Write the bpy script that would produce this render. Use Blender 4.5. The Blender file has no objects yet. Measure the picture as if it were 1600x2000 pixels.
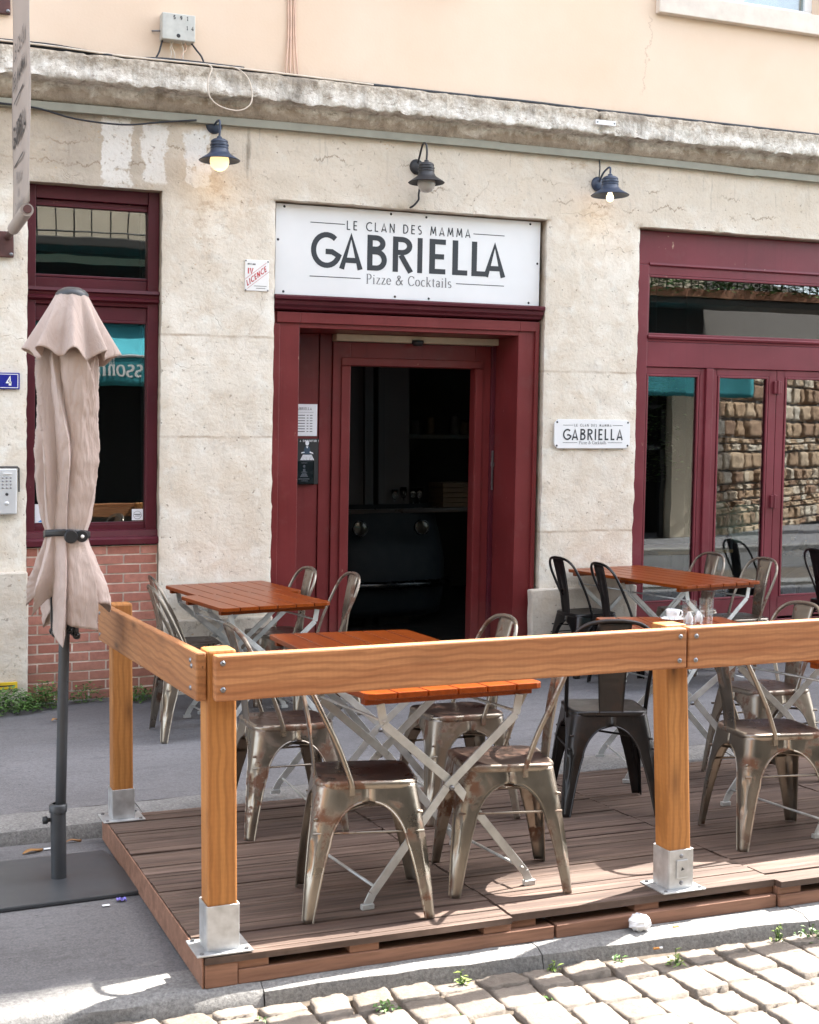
import bpy, math, random
from mathutils import Vector, Matrix, noise
random.seed(7)
S = bpy.context.scene
COL = S.collection
R = math.radians
# ---------------------------------------------------------------- camera
FPX, YAW, PITCH, ROLL = 2589.85, .390112, -.053211, .00245
cam_d = bpy.data.cameras.new('camera')
cam = bpy.data.objects.new('camera', cam_d)
COL.objects.link(cam)
S.camera = cam
cam_d.sensor_fit = 'HORIZONTAL'
cam_d.sensor_width = 24.0
cam_d.lens = FPX / 1600 * 24.0
cam_d.clip_start = .05
cam_d.clip_end = 400
cam_d.dof.use_dof = True
cam_d.dof.focus_distance = 8.0
cam_d.dof.aperture_fstop = 9.0
_f = Vector((math.sin(YAW) * math.cos(PITCH), math.cos(YAW) * math.cos(PITCH), math.sin(PITCH)))
_r = Vector((math.cos(YAW), -math.sin(YAW), 0))
_u = _r.cross(_f)
_r2 = _r * math.cos(ROLL) + _u * math.sin(ROLL)
_u2 = -_r * math.sin(ROLL) + _u * math.cos(ROLL)
cam.matrix_world = Matrix(((_r2.x, _u2.x, -_f.x, 0), (_r2.y, _u2.y, -_f.y, -8.6962), (_r2.z, _u2.z, -_f.z, 1.6893), (0, 0, 0, 1)))
# ---------------------------------------------------------------- sky, sun, exposure
SUN_EL, SUN_AZ = R(52), R(73)          # azimuth from +y towards +x: far round to the right, just behind the tall house
W = bpy.data.worlds.new('World')
S.world = W
W.use_nodes = True
_bg = W.node_tree.nodes['Background']
_sky = W.node_tree.nodes.new('ShaderNodeTexSky')
_sky.sky_type = 'NISHITA'
_sky.sun_disc = False
_sky.sun_elevation = SUN_EL
_sky.sun_rotation = SUN_AZ
_sky.dust_density = 2.0
_sky.ozone_density = .6
_hs = W.node_tree.nodes.new('ShaderNodeHueSaturation')      # thin summer haze: a paler blue
_hs.inputs['Saturation'].default_value = .45
W.node_tree.links.new(_sky.outputs[0], _hs.inputs['Color'])
W.node_tree.links.new(_hs.outputs[0], _bg.inputs[0])
_bg.inputs[1].default_value = .15
sun_d = bpy.data.lights.new('sun', 'SUN')
sun_d.energy = 3.8
sun_d.angle = R(.5)
sun_d.color = (1, .95, .87)
sun = bpy.data.objects.new('sun', sun_d)
COL.objects.link(sun)
SUNV = Vector((math.sin(SUN_AZ) * math.cos(SUN_EL), math.cos(SUN_AZ) * math.cos(SUN_EL), math.sin(SUN_EL)))
sun.rotation_euler = SUNV.to_track_quat('Z', 'Y').to_euler()
sun.location = (4, 6, 14)
S.view_settings.view_transform = 'Standard'
S.view_settings.look = 'None'
S.view_settings.gamma = 1
S.view_settings.exposure = 2.68
S.cycles.max_bounces = 8
S.cycles.diffuse_bounces = 4
S.cycles.transparent_max_bounces = 12
S.cycles.caustics_reflective = False
S.cycles.caustics_refractive = False
# ---------------------------------------------------------------- helpers
K = .01744                              # the old house leans: everything on it drifts to the right as it rises

def lean(x, z):
    return x + K * z

class MB:
    """collects shapes and links them as ONE mesh object"""
    def __init__(s):
        s.v = []; s.f = []
    def add(s, vs, fs):
        o = len(s.v)
        s.v += [tuple(p) for p in vs]
        s.f += [tuple(i + o for i in q) for q in fs]
        return s
    def box(s, x0, x1, y0, y1, z0, z1):
        v = [(x, y, z) for z in (z0, z1) for y in (y0, y1) for x in (x0, x1)]
        return s.add(v, [(0, 2, 3, 1), (4, 5, 7, 6), (0, 1, 5, 4), (2, 6, 7, 3), (0, 4, 6, 2), (1, 3, 7, 5)])
    def quad(s, a, b, c, d):
        return s.add([a, b, c, d], [(0, 1, 2, 3)])
    def bar(s, a, b, w, t, up=(0, 0, 1)):
        """flat bar from a to b, w wide across, t thick along `up`-ish"""
        a, b = Vector(a), Vector(b)
        d = (b - a).normalized()
        sd = d.cross(Vector(up)).normalized()
        n = sd.cross(d).normalized()
        v = []
        for p in (a, b):
            for i, j in ((-1, -1), (1, -1), (1, 1), (-1, 1)):
                v.append(p + sd * (i * w / 2) + n * (j * t / 2))
        return s.add(v, [(3, 2, 1, 0), (4, 5, 6, 7), (0, 1, 5, 4), (1, 2, 6, 5), (2, 3, 7, 6), (3, 0, 4, 7)])
    def tube(s, pts, r, n=8, caps=True, closed=False):
        pts = [Vector(p) for p in pts]
        m = len(pts)
        rs = r if isinstance(r, (list, tuple)) else [r] * m
        ref = None
        rings = []
        for i, p in enumerate(pts):
            if closed:
                d = pts[(i + 1) % m] - pts[i - 1]
            else:
                d = pts[min(i + 1, m - 1)] - pts[max(i - 1, 0)]
            d.normalize()
            if ref is None:
                ref = d.orthogonal().normalized()
            ref = (ref - d * ref.dot(d))
            ref = ref.normalized() if ref.length > 1e-6 else d.orthogonal().normalized()
            bi = d.cross(ref)
            rings.append([p + (ref * math.cos(2 * math.pi * k / n) + bi * math.sin(2 * math.pi * k / n)) * rs[i] for k in range(n)])
        v = [q for ring in rings for q in ring]
        f = []
        for i in range(m if closed else m - 1):
            j = (i + 1) % m
            for k in range(n):
                l = (k + 1) % n
                f.append((i * n + k, i * n + l, j * n + l, j * n + k))
        if caps and not closed:
            f.append(tuple(range(n - 1, -1, -1)))
            f.append(tuple(range((m - 1) * n, m * n)))
        return s.add(v, f)
    def lathe(s, c, prof, n=24, axis='z'):
        """profile (r, h) turned round an axis through c"""
        v = []; f = []
        for r, h in prof:
            for k in range(n):
                a = 2 * math.pi * k / n
                p = (r * math.cos(a), r * math.sin(a), h)
                if axis == 'y':
                    p = (p[0], -p[2], p[1])
                elif axis == 'x':
                    p = (p[2], p[0], p[1])
                v.append((c[0] + p[0], c[1] + p[1], c[2] + p[2]))
        for i in range(len(prof) - 1):
            for k in range(n):
                l = (k + 1) % n
                f.append((i * n + k, i * n + l, (i + 1) * n + l, (i + 1) * n + k))
        return s.add(v, f)
    def grid(s, nx, ny, fn, wrap=False):
        v = [fn(i, j) for j in range(ny) for i in range(nx)]
        f = []
        for j in range(ny - 1):
            for i in range(nx if wrap else nx - 1):
                k = (i + 1) % nx
                f.append((j * nx + i, j * nx + k, (j + 1) * nx + k, (j + 1) * nx + i))
        return s.add(v, f)
    def prism(s, poly, fn, t):
        """polygon (u,v) list, fn maps (u,v,d) to 3-D, extruded to depth t"""
        n = len(poly)
        v = [fn(a, b, 0) for a, b in poly] + [fn(a, b, t) for a, b in poly]
        f = [tuple(range(n)), tuple(range(2 * n - 1, n - 1, -1))]
        f += [(i, n + i, n + (i + 1) % n, (i + 1) % n) for i in range(n)]
        return s.add(v, f)
    def shear(s):
        s.v = [(lean(x, z), y, z) for x, y, z in s.v]
        return s

def absloc(o):
    p = Vector((0, 0, 0))
    while o:
        p += o.location
        o = o.parent
    return p

def obj(name, mb, m, parent=None, smooth=False, bevel=0, solid=0, auto=None, fix=True):
    me = bpy.data.meshes.new(name)
    if parent:
        org = absloc(parent)
    else:
        xs, ys, zs = zip(*mb.v)
        org = Vector(((min(xs) + max(xs)) / 2, (min(ys) + max(ys)) / 2, min(zs)))
    me.from_pydata([(x - org.x, y - org.y, z - org.z) for x, y, z in mb.v], [], mb.f)
    if fix:
        import bmesh
        bm = bmesh.new(); bm.from_mesh(me)
        if smooth: bmesh.ops.remove_doubles(bm, verts=bm.verts, dist=1e-5)
        bmesh.ops.recalc_face_normals(bm, faces=bm.faces)
        bm.to_mesh(me); bm.free()
    me.materials.append(m)
    if smooth:
        me.polygons.foreach_set('use_smooth', [True] * len(me.polygons))
        if auto:
            me.set_sharp_from_angle(angle=R(auto))
    me.update()
    o = bpy.data.objects.new(name, me)
    COL.objects.link(o)
    if parent:
        o.parent = parent
    else:
        o.location = org
    if solid:
        md = o.modifiers.new('thickness', 'SOLIDIFY'); md.thickness = solid; md.offset = -1
    if bevel:
        md = o.modifiers.new('bevel', 'BEVEL'); md.width = bevel; md.segments = 2; md.limit_method = 'ANGLE'; md.angle_limit = R(40)
    return o

def tag(o, label=None, cat=None, group=None, kind=None):
    if label: o['label'] = label
    if cat: o['category'] = cat
    if group: o['group'] = group
    if kind: o['kind'] = kind
    return o

def thing(name, label, cat, loc=(0, 0, 0), group=None):
    o = bpy.data.objects.new(name, None)
    o.empty_display_size = .1
    COL.objects.link(o)
    o.location = loc
    return tag(o, label, cat, group)

def dup(root, label=None, group=None):
    r = root.copy(); COL.objects.link(r)
    if label: r['label'] = label
    if group: r['group'] = group
    for ch in list(root.children):
        c = ch.copy(); COL.objects.link(c); c.parent = r
        for g in list(ch.children):
            d = g.copy(); COL.objects.link(d); d.parent = c
    return r

def cr(pts, n=6):
    """Catmull-Rom smoothing"""
    P = [Vector(p) for p in pts]
    P = [P[0] * 2 - P[1]] + P + [P[-1] * 2 - P[-2]]
    out = []
    for i in range(1, len(P) - 2):
        for k in range(n):
            t = k / n
            a, b, c, d = P[i - 1], P[i], P[i + 1], P[i + 2]
            out.append(.5 * ((2 * b) + (c - a) * t + (2 * a - 5 * b + 4 * c - d) * t * t + (3 * b - a - 3 * c + d) * t ** 3))
    out.append(P[-2])
    return out

def nz(x, y=0, z=0):
    return noise.noise(Vector((x, y, z)))
# ---------------------------------------------------------------- materials
class NT:
    def __init__(s, name):
        s.m = bpy.data.materials.new(name)
        s.m.use_nodes = True
        s.t = s.m.node_tree
        s.b = s.t.nodes['Principled BSDF']
    def n(s, typ, _p=None, **ins):
        nd = s.t.nodes.new('ShaderNode' + typ)
        for k, v in (_p or {}).items():
            setattr(nd, k, v)
        for k, v in ins.items():
            key = int(k[1:]) if k[0] == 'i' and k[1:].isdigit() else k.replace('_', ' ')
            s.set(nd.inputs[key], v)
        return nd
    def set(s, sock, v):
        if hasattr(v, 'is_output'):
            s.t.links.new(v, sock)
        elif isinstance(v, (tuple, list)) and len(v) == 3 and sock.type == 'RGBA':
            sock.default_value = (*v, 1)
        else:
            sock.default_value = v
    def out(s, **kw):
        for k, v in kw.items():
            s.set(s.b.inputs[k.replace('_', ' ')], v)
        return s.m
    def pos(s):
        return s.n('NewGeometry').outputs['Position']
    def objc(s):
        """object coordinates shifted by the instance's own random number"""
        a = s.n('TexCoord').outputs['Object']
        r = s.n('ObjectInfo').outputs['Random']
        return s.n('VectorMath', {'operation': 'ADD'}, i0=a, i1=s.n('VectorMath', {'operation': 'SCALE'}, i0=(37., 11., 53.), Scale=r).outputs[0]).outputs[0]
    def map(s, v, sc=(1, 1, 1), loc=(0, 0, 0)):
        return s.n('Mapping', Vector=v, Scale=sc, Location=loc).outputs[0]
    def noise(s, v, scale, detail=4, rough=.55, dist=0):
        return s.n('TexNoise', Vector=v, Scale=scale, Detail=detail, Roughness=rough, Distortion=dist).outputs['Fac']
    def voro(s, v, scale, feature='F1'):
        return s.n('TexVoronoi', {'feature': feature}, Vector=v, Scale=scale).outputs['Distance']
    def ramp(s, f, *stops):
        nd = s.n('ValToRGB', Fac=f)
        e = nd.color_ramp.elements
        while len(e) < len(stops): e.new(.5)
        for el, (p, c) in zip(e, stops):
            el.position = p
            el.color = (c, c, c, 1) if not isinstance(c, (tuple, list)) else (*c, 1)
        return nd.outputs[0]
    def mix(s, f, a, b, mode='MIX'):
        nd = s.n('Mix', {'data_type': 'RGBA', 'blend_type': mode})
        s.set(nd.inputs[0], f); s.set(nd.inputs[6], a); s.set(nd.inputs[7], b)
        return nd.outputs[2]
    def math(s, op, a, b=0, c=None, clamp=False):
        nd = s.n('Math', {'operation': op, 'use_clamp': clamp}, i0=a, i1=b)
        if c is not None: s.set(nd.inputs[2], c)
        return nd.outputs[0]
    def bump(s, h, strength=.3, dist=.01, prev=None):
        nd = s.n('Bump', Height=h, Strength=strength, Distance=dist)
        if prev is not None: s.set(nd.inputs['Normal'], prev)
        return nd.outputs[0]
    def xyz(s, v):
        return s.n('SeparateXYZ', Vector=v).outputs

def plain(name, c, rough=.5, metal=0, vary=.12, coat=0, nscale=9, bump=0, world=True, spec=.5):
    t = NT(name)
    v = t.pos() if world else t.objc()
    n = t.noise(v, nscale, 5)
    lo = tuple(x * (1 - vary) for x in c); hi = tuple(min(1, x * (1 + vary)) for x in c)
    t.out(Base_Color=t.ramp(n, (.3, lo), (.7, hi)), Roughness=t.ramp(n, (.25, max(.02, rough - .07)), (.75, min(1, rough + .1))), Metallic=metal)
    t.b.inputs['Specular IOR Level'].default_value = spec
    if coat: t.out(Coat_Weight=coat, Coat_Roughness=.12)
    if bump: t.out(Normal=t.bump(t.noise(v, nscale * 8, 4), bump, .004))
    return t.m

def paint(name, c, worn=True):
    """glossy shop-front paint with brush drag, small dents and chips"""
    t = NT(name)
    p = t.pos()
    big = t.noise(p, 2.2, 5)
    drag = t.noise(t.map(p, (30, 30, 2.5)), 3, 4)
    col = t.mix(t.ramp(big, (.3, 0), (.75, 1)), tuple(x * .82 for x in c), tuple(x * 1.15 for x in c))
    if worn:
        chip = t.ramp(t.noise(t.map(p, (1, 1, .45)), 26, 6, .6), (.685, 0), (.705, 1))
        chip2 = t.math('MULTIPLY', chip, t.ramp(t.noise(p, 1.7, 2), (.5, 0), (.62, 1)))
        col = t.mix(chip2, col, (.42, .27, .2))
    dust = t.ramp(t.noise(p, 5, 8, .7), (.55, 0), (.85, .16))
    col = t.mix(dust, col, (.3, .19, .18))
    x, y, z = t.xyz(p)
    low = t.n('MapRange', Value=t.math('ADD', z, t.math('MULTIPLY', t.noise(p, 7, 6, .7), .5)), i1=.75, i2=.2).outputs[0]
    col = t.mix(t.math('MULTIPLY', low, .35), col, (.22, .13, .11))
    run = t.ramp(t.noise(t.map(p, (26, 26, 1.1)), 1, 5, .6), (.56, 0), (.70, .3))
    col = t.mix(run, col, tuple(q * .55 for q in c))
    t.out(Base_Color=col, Roughness=t.ramp(big, (.3, .3), (.8, .5)), Normal=t.bump(drag, .12, .003, t.bump(big, .12, .02)))
    t.b.inputs['Specular IOR Level'].default_value = .3
    return t.m

def stone(name, base, light, dark, lintel=False, bumps=.42):
    t = NT(name)
    p = t.pos()
    x, y, z = t.xyz(p)
    big = t.noise(p, 1.1, 7, .6)
    mid = t.noise(p, 5.5, 7, .62, .4)
    fine = t.noise(p, 38, 5, .6)
    pits = t.ramp(t.noise(p, 24, 6, .7), (.33, 1), (.39, 0))
    pits2 = t.math('MULTIPLY', t.ramp(t.voro(p, 17), (.05, 1), (.11, 0)), t.ramp(t.noise(p, 3.1, 3), (.5, 0), (.6, 1)))
    col = t.mix(t.ramp(big, (.35, 0), (.65, 1)), base, light)
    col = t.mix(t.ramp(mid, (.44, 0), (.72, .8)), col, tuple(.72 * a + .28 * b for a, b in zip(base, (.52, .36, .22))))
    col = t.mix(t.ramp(t.noise(t.map(p, loc=(9, 3, 1)), 7, 6), (.55, 0), (.72, .55)), col, tuple(min(.8, c * 1.16) for c in light))
    if lintel:
        hi = t.ramp(z, (0, 0), (1, 1))
        band = t.n('MapRange', Value=z, i1=3.22, i2=3.42).outputs[0]
        left = t.n('MapRange', Value=x, i1=2.9, i2=1.2).outputs[0]
        brown = t.mix(t.ramp(mid, (.35, 0), (.65, 1)), (.47, .38, .28), (.60, .52, .42))
        lf = t.math('MULTIPLY', t.n('MapRange', Value=t.math('ADD', x, t.math('MULTIPLY', big, .8)), i1=2.45, i2=2.05).outputs[0], t.ramp(t.noise(p, 3.5, 7, .7), (.35, .35), (.62, 1)))
        brown = t.mix(lf, brown, (.37, .31, .245))
        w = t.math('MULTIPLY', band, t.n('MapRange', Value=left, i3=.45, i4=.9).outputs[0])
        col = t.mix(w, col, brown)
        streak = t.noise(t.map(p, (16, 16, 1.3)), 1, 6, .6)
        sm = t.math('MULTIPLY', t.math('MULTIPLY', t.ramp(streak, (.60, 0), (.72, .75)), t.ramp(t.noise(p, 2.3, 3), (.42, .1), (.62, 1))), t.n('MapRange', Value=z, i1=3.3, i2=3.6).outputs[0])
        col = t.mix(sm, col, (.17, .14, .11))
        wz = t.math('ADD', z, t.math('MULTIPLY', t.math('SUBTRACT', t.noise(t.map(p, (1, 1, .3)), 4.5, 7, .7), .5), .34))
        for zc_ in (3.60, 3.45):
            lc = t.math('MULTIPLY', t.ramp(t.math('ABSOLUTE', t.math('SUBTRACT', wz, zc_)), (.002, 1), (.008, 0)), t.ramp(t.noise(t.map(p, (1, 1, 1), (zc_, 0, 0)), 2.2, 3), (.50, 0), (.58, .8)))
            lc = t.math('MULTIPLY', lc, band)
            col = t.mix(lc, col, (.24, .18, .12))
        # bleached remains of plaster: two tall patches
        wob = t.math('MULTIPLY', t.math('SUBTRACT', t.noise(p, 9, 6, .65), .5), .16)
        xw = t.math('ADD', x, wob)
        def patch(x0, x1, z0, z1):
            a = t.n('MapRange', {'interpolation_type': 'SMOOTHSTEP'}, Value=t.math('ABSOLUTE', t.math('SUBTRACT', xw, (x0 + x1) / 2)), i1=(x1 - x0) / 2 + .008, i2=(x1 - x0) / 2 - .008).outputs[0]
            b = t.n('MapRange', Value=t.math('ABSOLUTE', t.math('SUBTRACT', t.math('ADD', z, wob), (z0 + z1) / 2)), i1=(z1 - z0) / 2 + .01, i2=(z1 - z0) / 2 - .01).outputs[0]
            return t.math('MULTIPLY', a, b)
        pm = t.math('MAXIMUM', patch(1.44, 1.63, 3.28, 3.76), t.math('MAXIMUM', patch(1.7, 1.86, 3.36, 3.74), patch(1.98, 2.14, 3.36, 3.72)))
        pm = t.math('MULTIPLY', pm, t.ramp(t.noise(p, 22, 5), (.34, 0), (.42, 1)))
        col = t.mix(t.math('MULTIPLY', pm, .9), col, (.74, .71, .66))
        # rust-brown weathering beside the lamps
        rs = None
        for cx, cz, rr in ((2.2, 3.22, .33), (5.12, 3.34, .26), (4.93, 3.78, .2)):
            dv = t.n('VectorMath', {'operation': 'DISTANCE'}, i0=p, i1=(cx, 0, cz)).outputs['Value']
            q = t.n('MapRange', Value=dv, i1=rr, i2=rr * .25).outputs[0]
            rs = q if rs is None else t.math('MAXIMUM', rs, q)
        rs = t.math('MULTIPLY', rs, t.ramp(t.noise(t.map(p, (1, 1, 1.6)), 8, 7, .7), (.5, 0), (.6, 1)))
        col = t.mix(t.math('MULTIPLY', rs, .5), col, (.36, .24, .14))
        # grime creeping up from the pavement
        low = t.n('MapRange', Value=t.math('ADD', z, t.math('MULTIPLY', mid, .5)), i1=.75, i2=.28).outputs[0]
        col = t.mix(t.math('MULTIPLY', low, .45), col, (.36, .31, .25))
    flk = t.math('MULTIPLY', t.ramp(t.noise(t.map(p, (1, 1, 1.5), (4, 4, 4)), 46, 5, .7), (.60, 0), (.66, .8)), t.ramp(t.noise(p, 4, 3), (.42, 0), (.6, 1)))
    col = t.mix(flk, col, (.47, .33, .20))
    gry = t.math('MULTIPLY', t.ramp(t.noise(t.map(p, (1, 1, .7), (2, 7, 1)), 11, 8, .72), (.56, 0), (.70, .45)), 1.)
    col = t.mix(gry, col, (.40, .37, .33))
    if lintel:
        for zj_, a0, a1 in ((2.388, 1.76, 2.55), (1.716, 1.76, 2.55), (2.21, 4.6, 5.42), (1.02, 4.6, 5.42)):
            dj = t.math('ABSOLUTE', t.math('SUBTRACT', t.math('ADD', z, t.math('MULTIPLY', t.math('SUBTRACT', mid, .5), .03)), zj_))
            jm = t.math('MULTIPLY', t.ramp(dj, (.004, 1), (.012, 0)), t.ramp(t.noise(p, 6, 5), (.4, .3), (.6, .95)))
            jm = t.math('MULTIPLY', jm, t.math('MULTIPLY', t.math('GREATER_THAN', x, a0), t.math('LESS_THAN', x, a1 + .1)))
            col = t.mix(jm, col, (.42, .34, .26))
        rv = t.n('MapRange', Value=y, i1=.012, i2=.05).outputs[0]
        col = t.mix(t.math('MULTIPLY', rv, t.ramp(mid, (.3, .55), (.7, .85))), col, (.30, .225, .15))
    crack = t.n('TexVoronoi', {'feature': 'DISTANCE_TO_EDGE'}, Vector=t.n('VectorMath', {'operation': 'ADD'}, i0=p, i1=t.n('VectorMath', {'operation': 'SCALE'}, i0=t.n('TexNoise', Vector=p, Scale=5., Detail=5.).outputs['Color'], Scale=.35).outputs[0]).outputs[0], Scale=1.7).outputs['Distance']
    ck = t.math('MULTIPLY', t.ramp(crack, (.0, 1), (.006, 0)), t.ramp(big, (.56, 0), (.62, 1)))
    col = t.mix(t.math('MULTIPLY', ck, .4), col, dark)
    pm2 = t.math('MAXIMUM', t.math('MULTIPLY', pits, .6), t.math('MULTIPLY', pits2, .85))
    col = t.mix(pm2, col, dark)
    h = t.math('SUBTRACT', t.math('ADD', t.math('MULTIPLY', fine, .7), mid), t.math('ADD', t.math('MULTIPLY', pm2, .9), ck))
    t.out(Base_Color=col, Roughness=.92, Normal=t.bump(h, bumps, .02))
    t.b.inputs['Specular IOR Level'].default_value = .2
    return t.m

def wood(name, axis, lo, hi, scale=1.0, rough=.6, coat=0, knots=False, local=False, ringc=18):
    t = NT(name)
    p = t.objc() if local else t.pos()
    sc = [ringc * scale] * 3
    sc['xyz'.index(axis)] = 1.1 * scale
    v = t.map(p, sc)
    n = t.noise(v, 1.0, 6, .6, .6)
    f = t.noise(t.map(p, [c * 6 for c in sc]), 1.0, 4, .6)
    big = t.noise(p, 1.6, 4)
    col = t.mix(t.ramp(n, (.32, 0), (.68, 1)), lo, hi)
    col = t.mix(t.ramp(f, (.45, 0), (.75, .45)), col, tuple(c * .55 for c in lo))
    col = t.mix(t.ramp(big, (.4, 0), (.8, .35)), col, tuple(c * .7 for c in hi))
    if knots:
        kv = t.n('TexVoronoi', {'feature': 'F1'}, Vector=t.map(p, [2.6 if a == axis else 9 for a in 'xyz']), Scale=1.).outputs['Distance']
        kn = t.ramp(kv, (.045, 1), (.09, .6), (.16, .28), (.26, 0))
        col = t.mix(kn, col, tuple(c * .32 for c in lo))
        chk = t.ramp(t.noise(t.map(p, [.9 if q == axis else 46 for q in 'xyz'], (5, 5, 5)), 1, 3), (.70, 0), (.73, .8))
        col = t.mix(chk, col, tuple(c * .3 for c in lo))
        ring = t.n('TexWave', {'wave_type': 'BANDS', 'bands_direction': {'x': 'Z', 'y': 'Z', 'z': 'X'}[axis]}, Vector=t.map(p, [.5 if q == axis else 1 for q in 'xyz']), Scale=13., Distortion=4.5, Detail=3.).outputs['Fac']
        col = t.mix(t.math('MULTIPLY', t.ramp(ring, (.5, 0), (.95, 1)), .48), col, tuple(c * .62 for c in lo))
        saw = t.n('TexWave', {'wave_type': 'BANDS', 'bands_direction': axis.upper()}, Vector=p, Scale=18., Distortion=2.5, Detail=2.).outputs['Fac']
        col = t.mix(t.math('MULTIPLY', saw, .07), col, tuple(c * .55 for c in lo))
    if name == 'brown_decking':
        col = t.mix(t.ramp(t.n('NewGeometry').outputs['Random Per Island'], (0, 0), (1, .5)), col, (.07, .04, .03))
        col = t.mix(t.ramp(t.noise(t.map(p, (2.2, 16, 1)), 1, 6, .65), (.48, 0), (.68, .75)), col, (.045, .025, .02))
        col = t.mix(t.ramp(t.noise(t.map(p, (1.6, 20, 1), (7, 2, 0)), 1, 6, .65), (.54, 0), (.72, .6)), col, (.27, .185, .15))
    t.out(Base_Color=col, Roughness=rough, Normal=t.bump(t.math('ADD', n, t.math('MULTIPLY', f, .6)), .25, .004))
    if coat: t.out(Coat_Weight=coat, Coat_Roughness=.18)
    if local: t.b.inputs['Specular IOR Level'].default_value = .22
    return t.m

def steel(name, c, rust=.5, rough=.36, dark=False):
    """worn sheet steel: clear-lacquered metal, dirt in patches, rust"""
    t = NT(name)
    p = t.objc()
    a = t.noise(p, 6, 6, .62)
    b = t.noise(p, 16, 7, .7, .3)
    br = t.noise(t.map(p, (140, 140, 14)), 1, 3)
    col = t.mix(t.ramp(a, (.3, 0), (.7, 1)), tuple(x * .84 for x in c), tuple(min(1, x * 1.12) for x in c))
    col = t.mix(t.ramp(br, (.35, 0), (.7, .3)), col, tuple(min(1, x * 1.22) for x in c))
    rm = t.math('MULTIPLY', t.ramp(b, (.47, 0), (.56, rust * .9)), t.ramp(t.noise(p, 4.2, 3), (.48, 0), (.57, 1)))
    col = t.mix(rm, col, (.12, .045, .018))
    met = t.math('SUBTRACT', .92, t.math('MULTIPLY', rm, .9))
    ro = t.math('ADD', t.ramp(a, (.3, rough - .08), (.7, rough + .12)), t.math('MULTIPLY', rm, .35))
    t.out(Base_Color=col, Metallic=met, Roughness=ro, Normal=t.bump(t.math('ADD', a, t.math('MULTIPLY', rm, .6)), .12, .004))
    return t.m

def glass(name, tint=(.75, .8, .8), f0=.11):
    """window pane: clear, with a mirror reflection that follows Fresnel"""
    t = NT(name)
    tr = t.n('BsdfTransparent', Color=tint)
    wob = t.bump(t.noise(t.pos(), 1.6, 2), .02, .03)
    gl = t.n('BsdfGlossy', Color=(.95, .97, 1), Roughness=.0, Normal=wob)
    fc = t.n('LayerWeight').outputs['Facing']                 # Schlick: the same from both sides of the pane
    fr = t.math('ADD', f0, t.math('MULTIPLY', 1 - f0, t.math('POWER', fc, 5)), clamp=True)
    mx = t.n('MixShader', i0=fr, i1=tr.outputs[0], i2=gl.outputs[0])
    t.t.links.new(mx.outputs[0], t.t.nodes['Material Output'].inputs[0])
    return t.m

def clear_glass(name):
    t = NT(name)
    t.out(Base_Color=(.97, .99, .98), Roughness=.02, IOR=1.45, Transmission_Weight=1.)
    return t.m

def glow(name, c, strength):
    t = NT(name)
    t.out(Base_Color=(.9, .85, .7), Emission_Color=c, Emission_Strength=strength, Roughness=.4)
    return t.m

M = {}
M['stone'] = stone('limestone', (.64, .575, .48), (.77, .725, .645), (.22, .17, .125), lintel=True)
M['plinth'] = stone('plinth_stone', (.52, .46, .385), (.64, .59, .52), (.17, .14, .11))
def cornice_mat():
    t = NT('weathered_cornice_stone')
    p = t.pos(); x, y, z = t.xyz(p)
    a = t.noise(p, 7, 8, .68, .4); b = t.noise(p, 30, 6, .7)
    zz = t.math('ADD', z, t.math('MULTIPLY', t.math('SUBTRACT', a, .5), .26))
    up = t.n('MapRange', Value=zz, i1=3.985, i2=4.07).outputs[0]
    pale = t.mix(t.ramp(b, (.35, 0), (.65, 1)), (.55, .50, .43), (.80, .77, .71))
    grey = t.mix(t.ramp(b, (.35, 0), (.7, 1)), (.25, .205, .155), (.60, .53, .435))
    col = t.mix(up, pale, grey)
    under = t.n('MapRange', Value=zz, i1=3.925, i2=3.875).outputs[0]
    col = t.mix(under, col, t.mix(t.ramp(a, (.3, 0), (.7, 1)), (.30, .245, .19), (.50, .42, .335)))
    st = t.math('MULTIPLY', t.ramp(t.noise(t.map(p, (5, 5, .8)), 1, 6, .65), (.56, 0), (.68, .8)), t.ramp(b, (.3, .3), (.6, 1)))
    col = t.mix(st, col, (.15, .125, .10))
    fl = t.ramp(t.noise(t.map(p, (1, 1, 2.2)), 16, 7, .75), (.36, .75), (.45, 0))
    col = t.mix(fl, col, (.24, .195, .15))
    t.out(Base_Color=col, Roughness=.95, Normal=t.bump(t.math('ADD', a, t.math('MULTIPLY', b, .8)), .5, .03))
    t.b.inputs['Specular IOR Level'].default_value = .15
    return t.m
M['cornice'] = cornice_mat()
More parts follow.
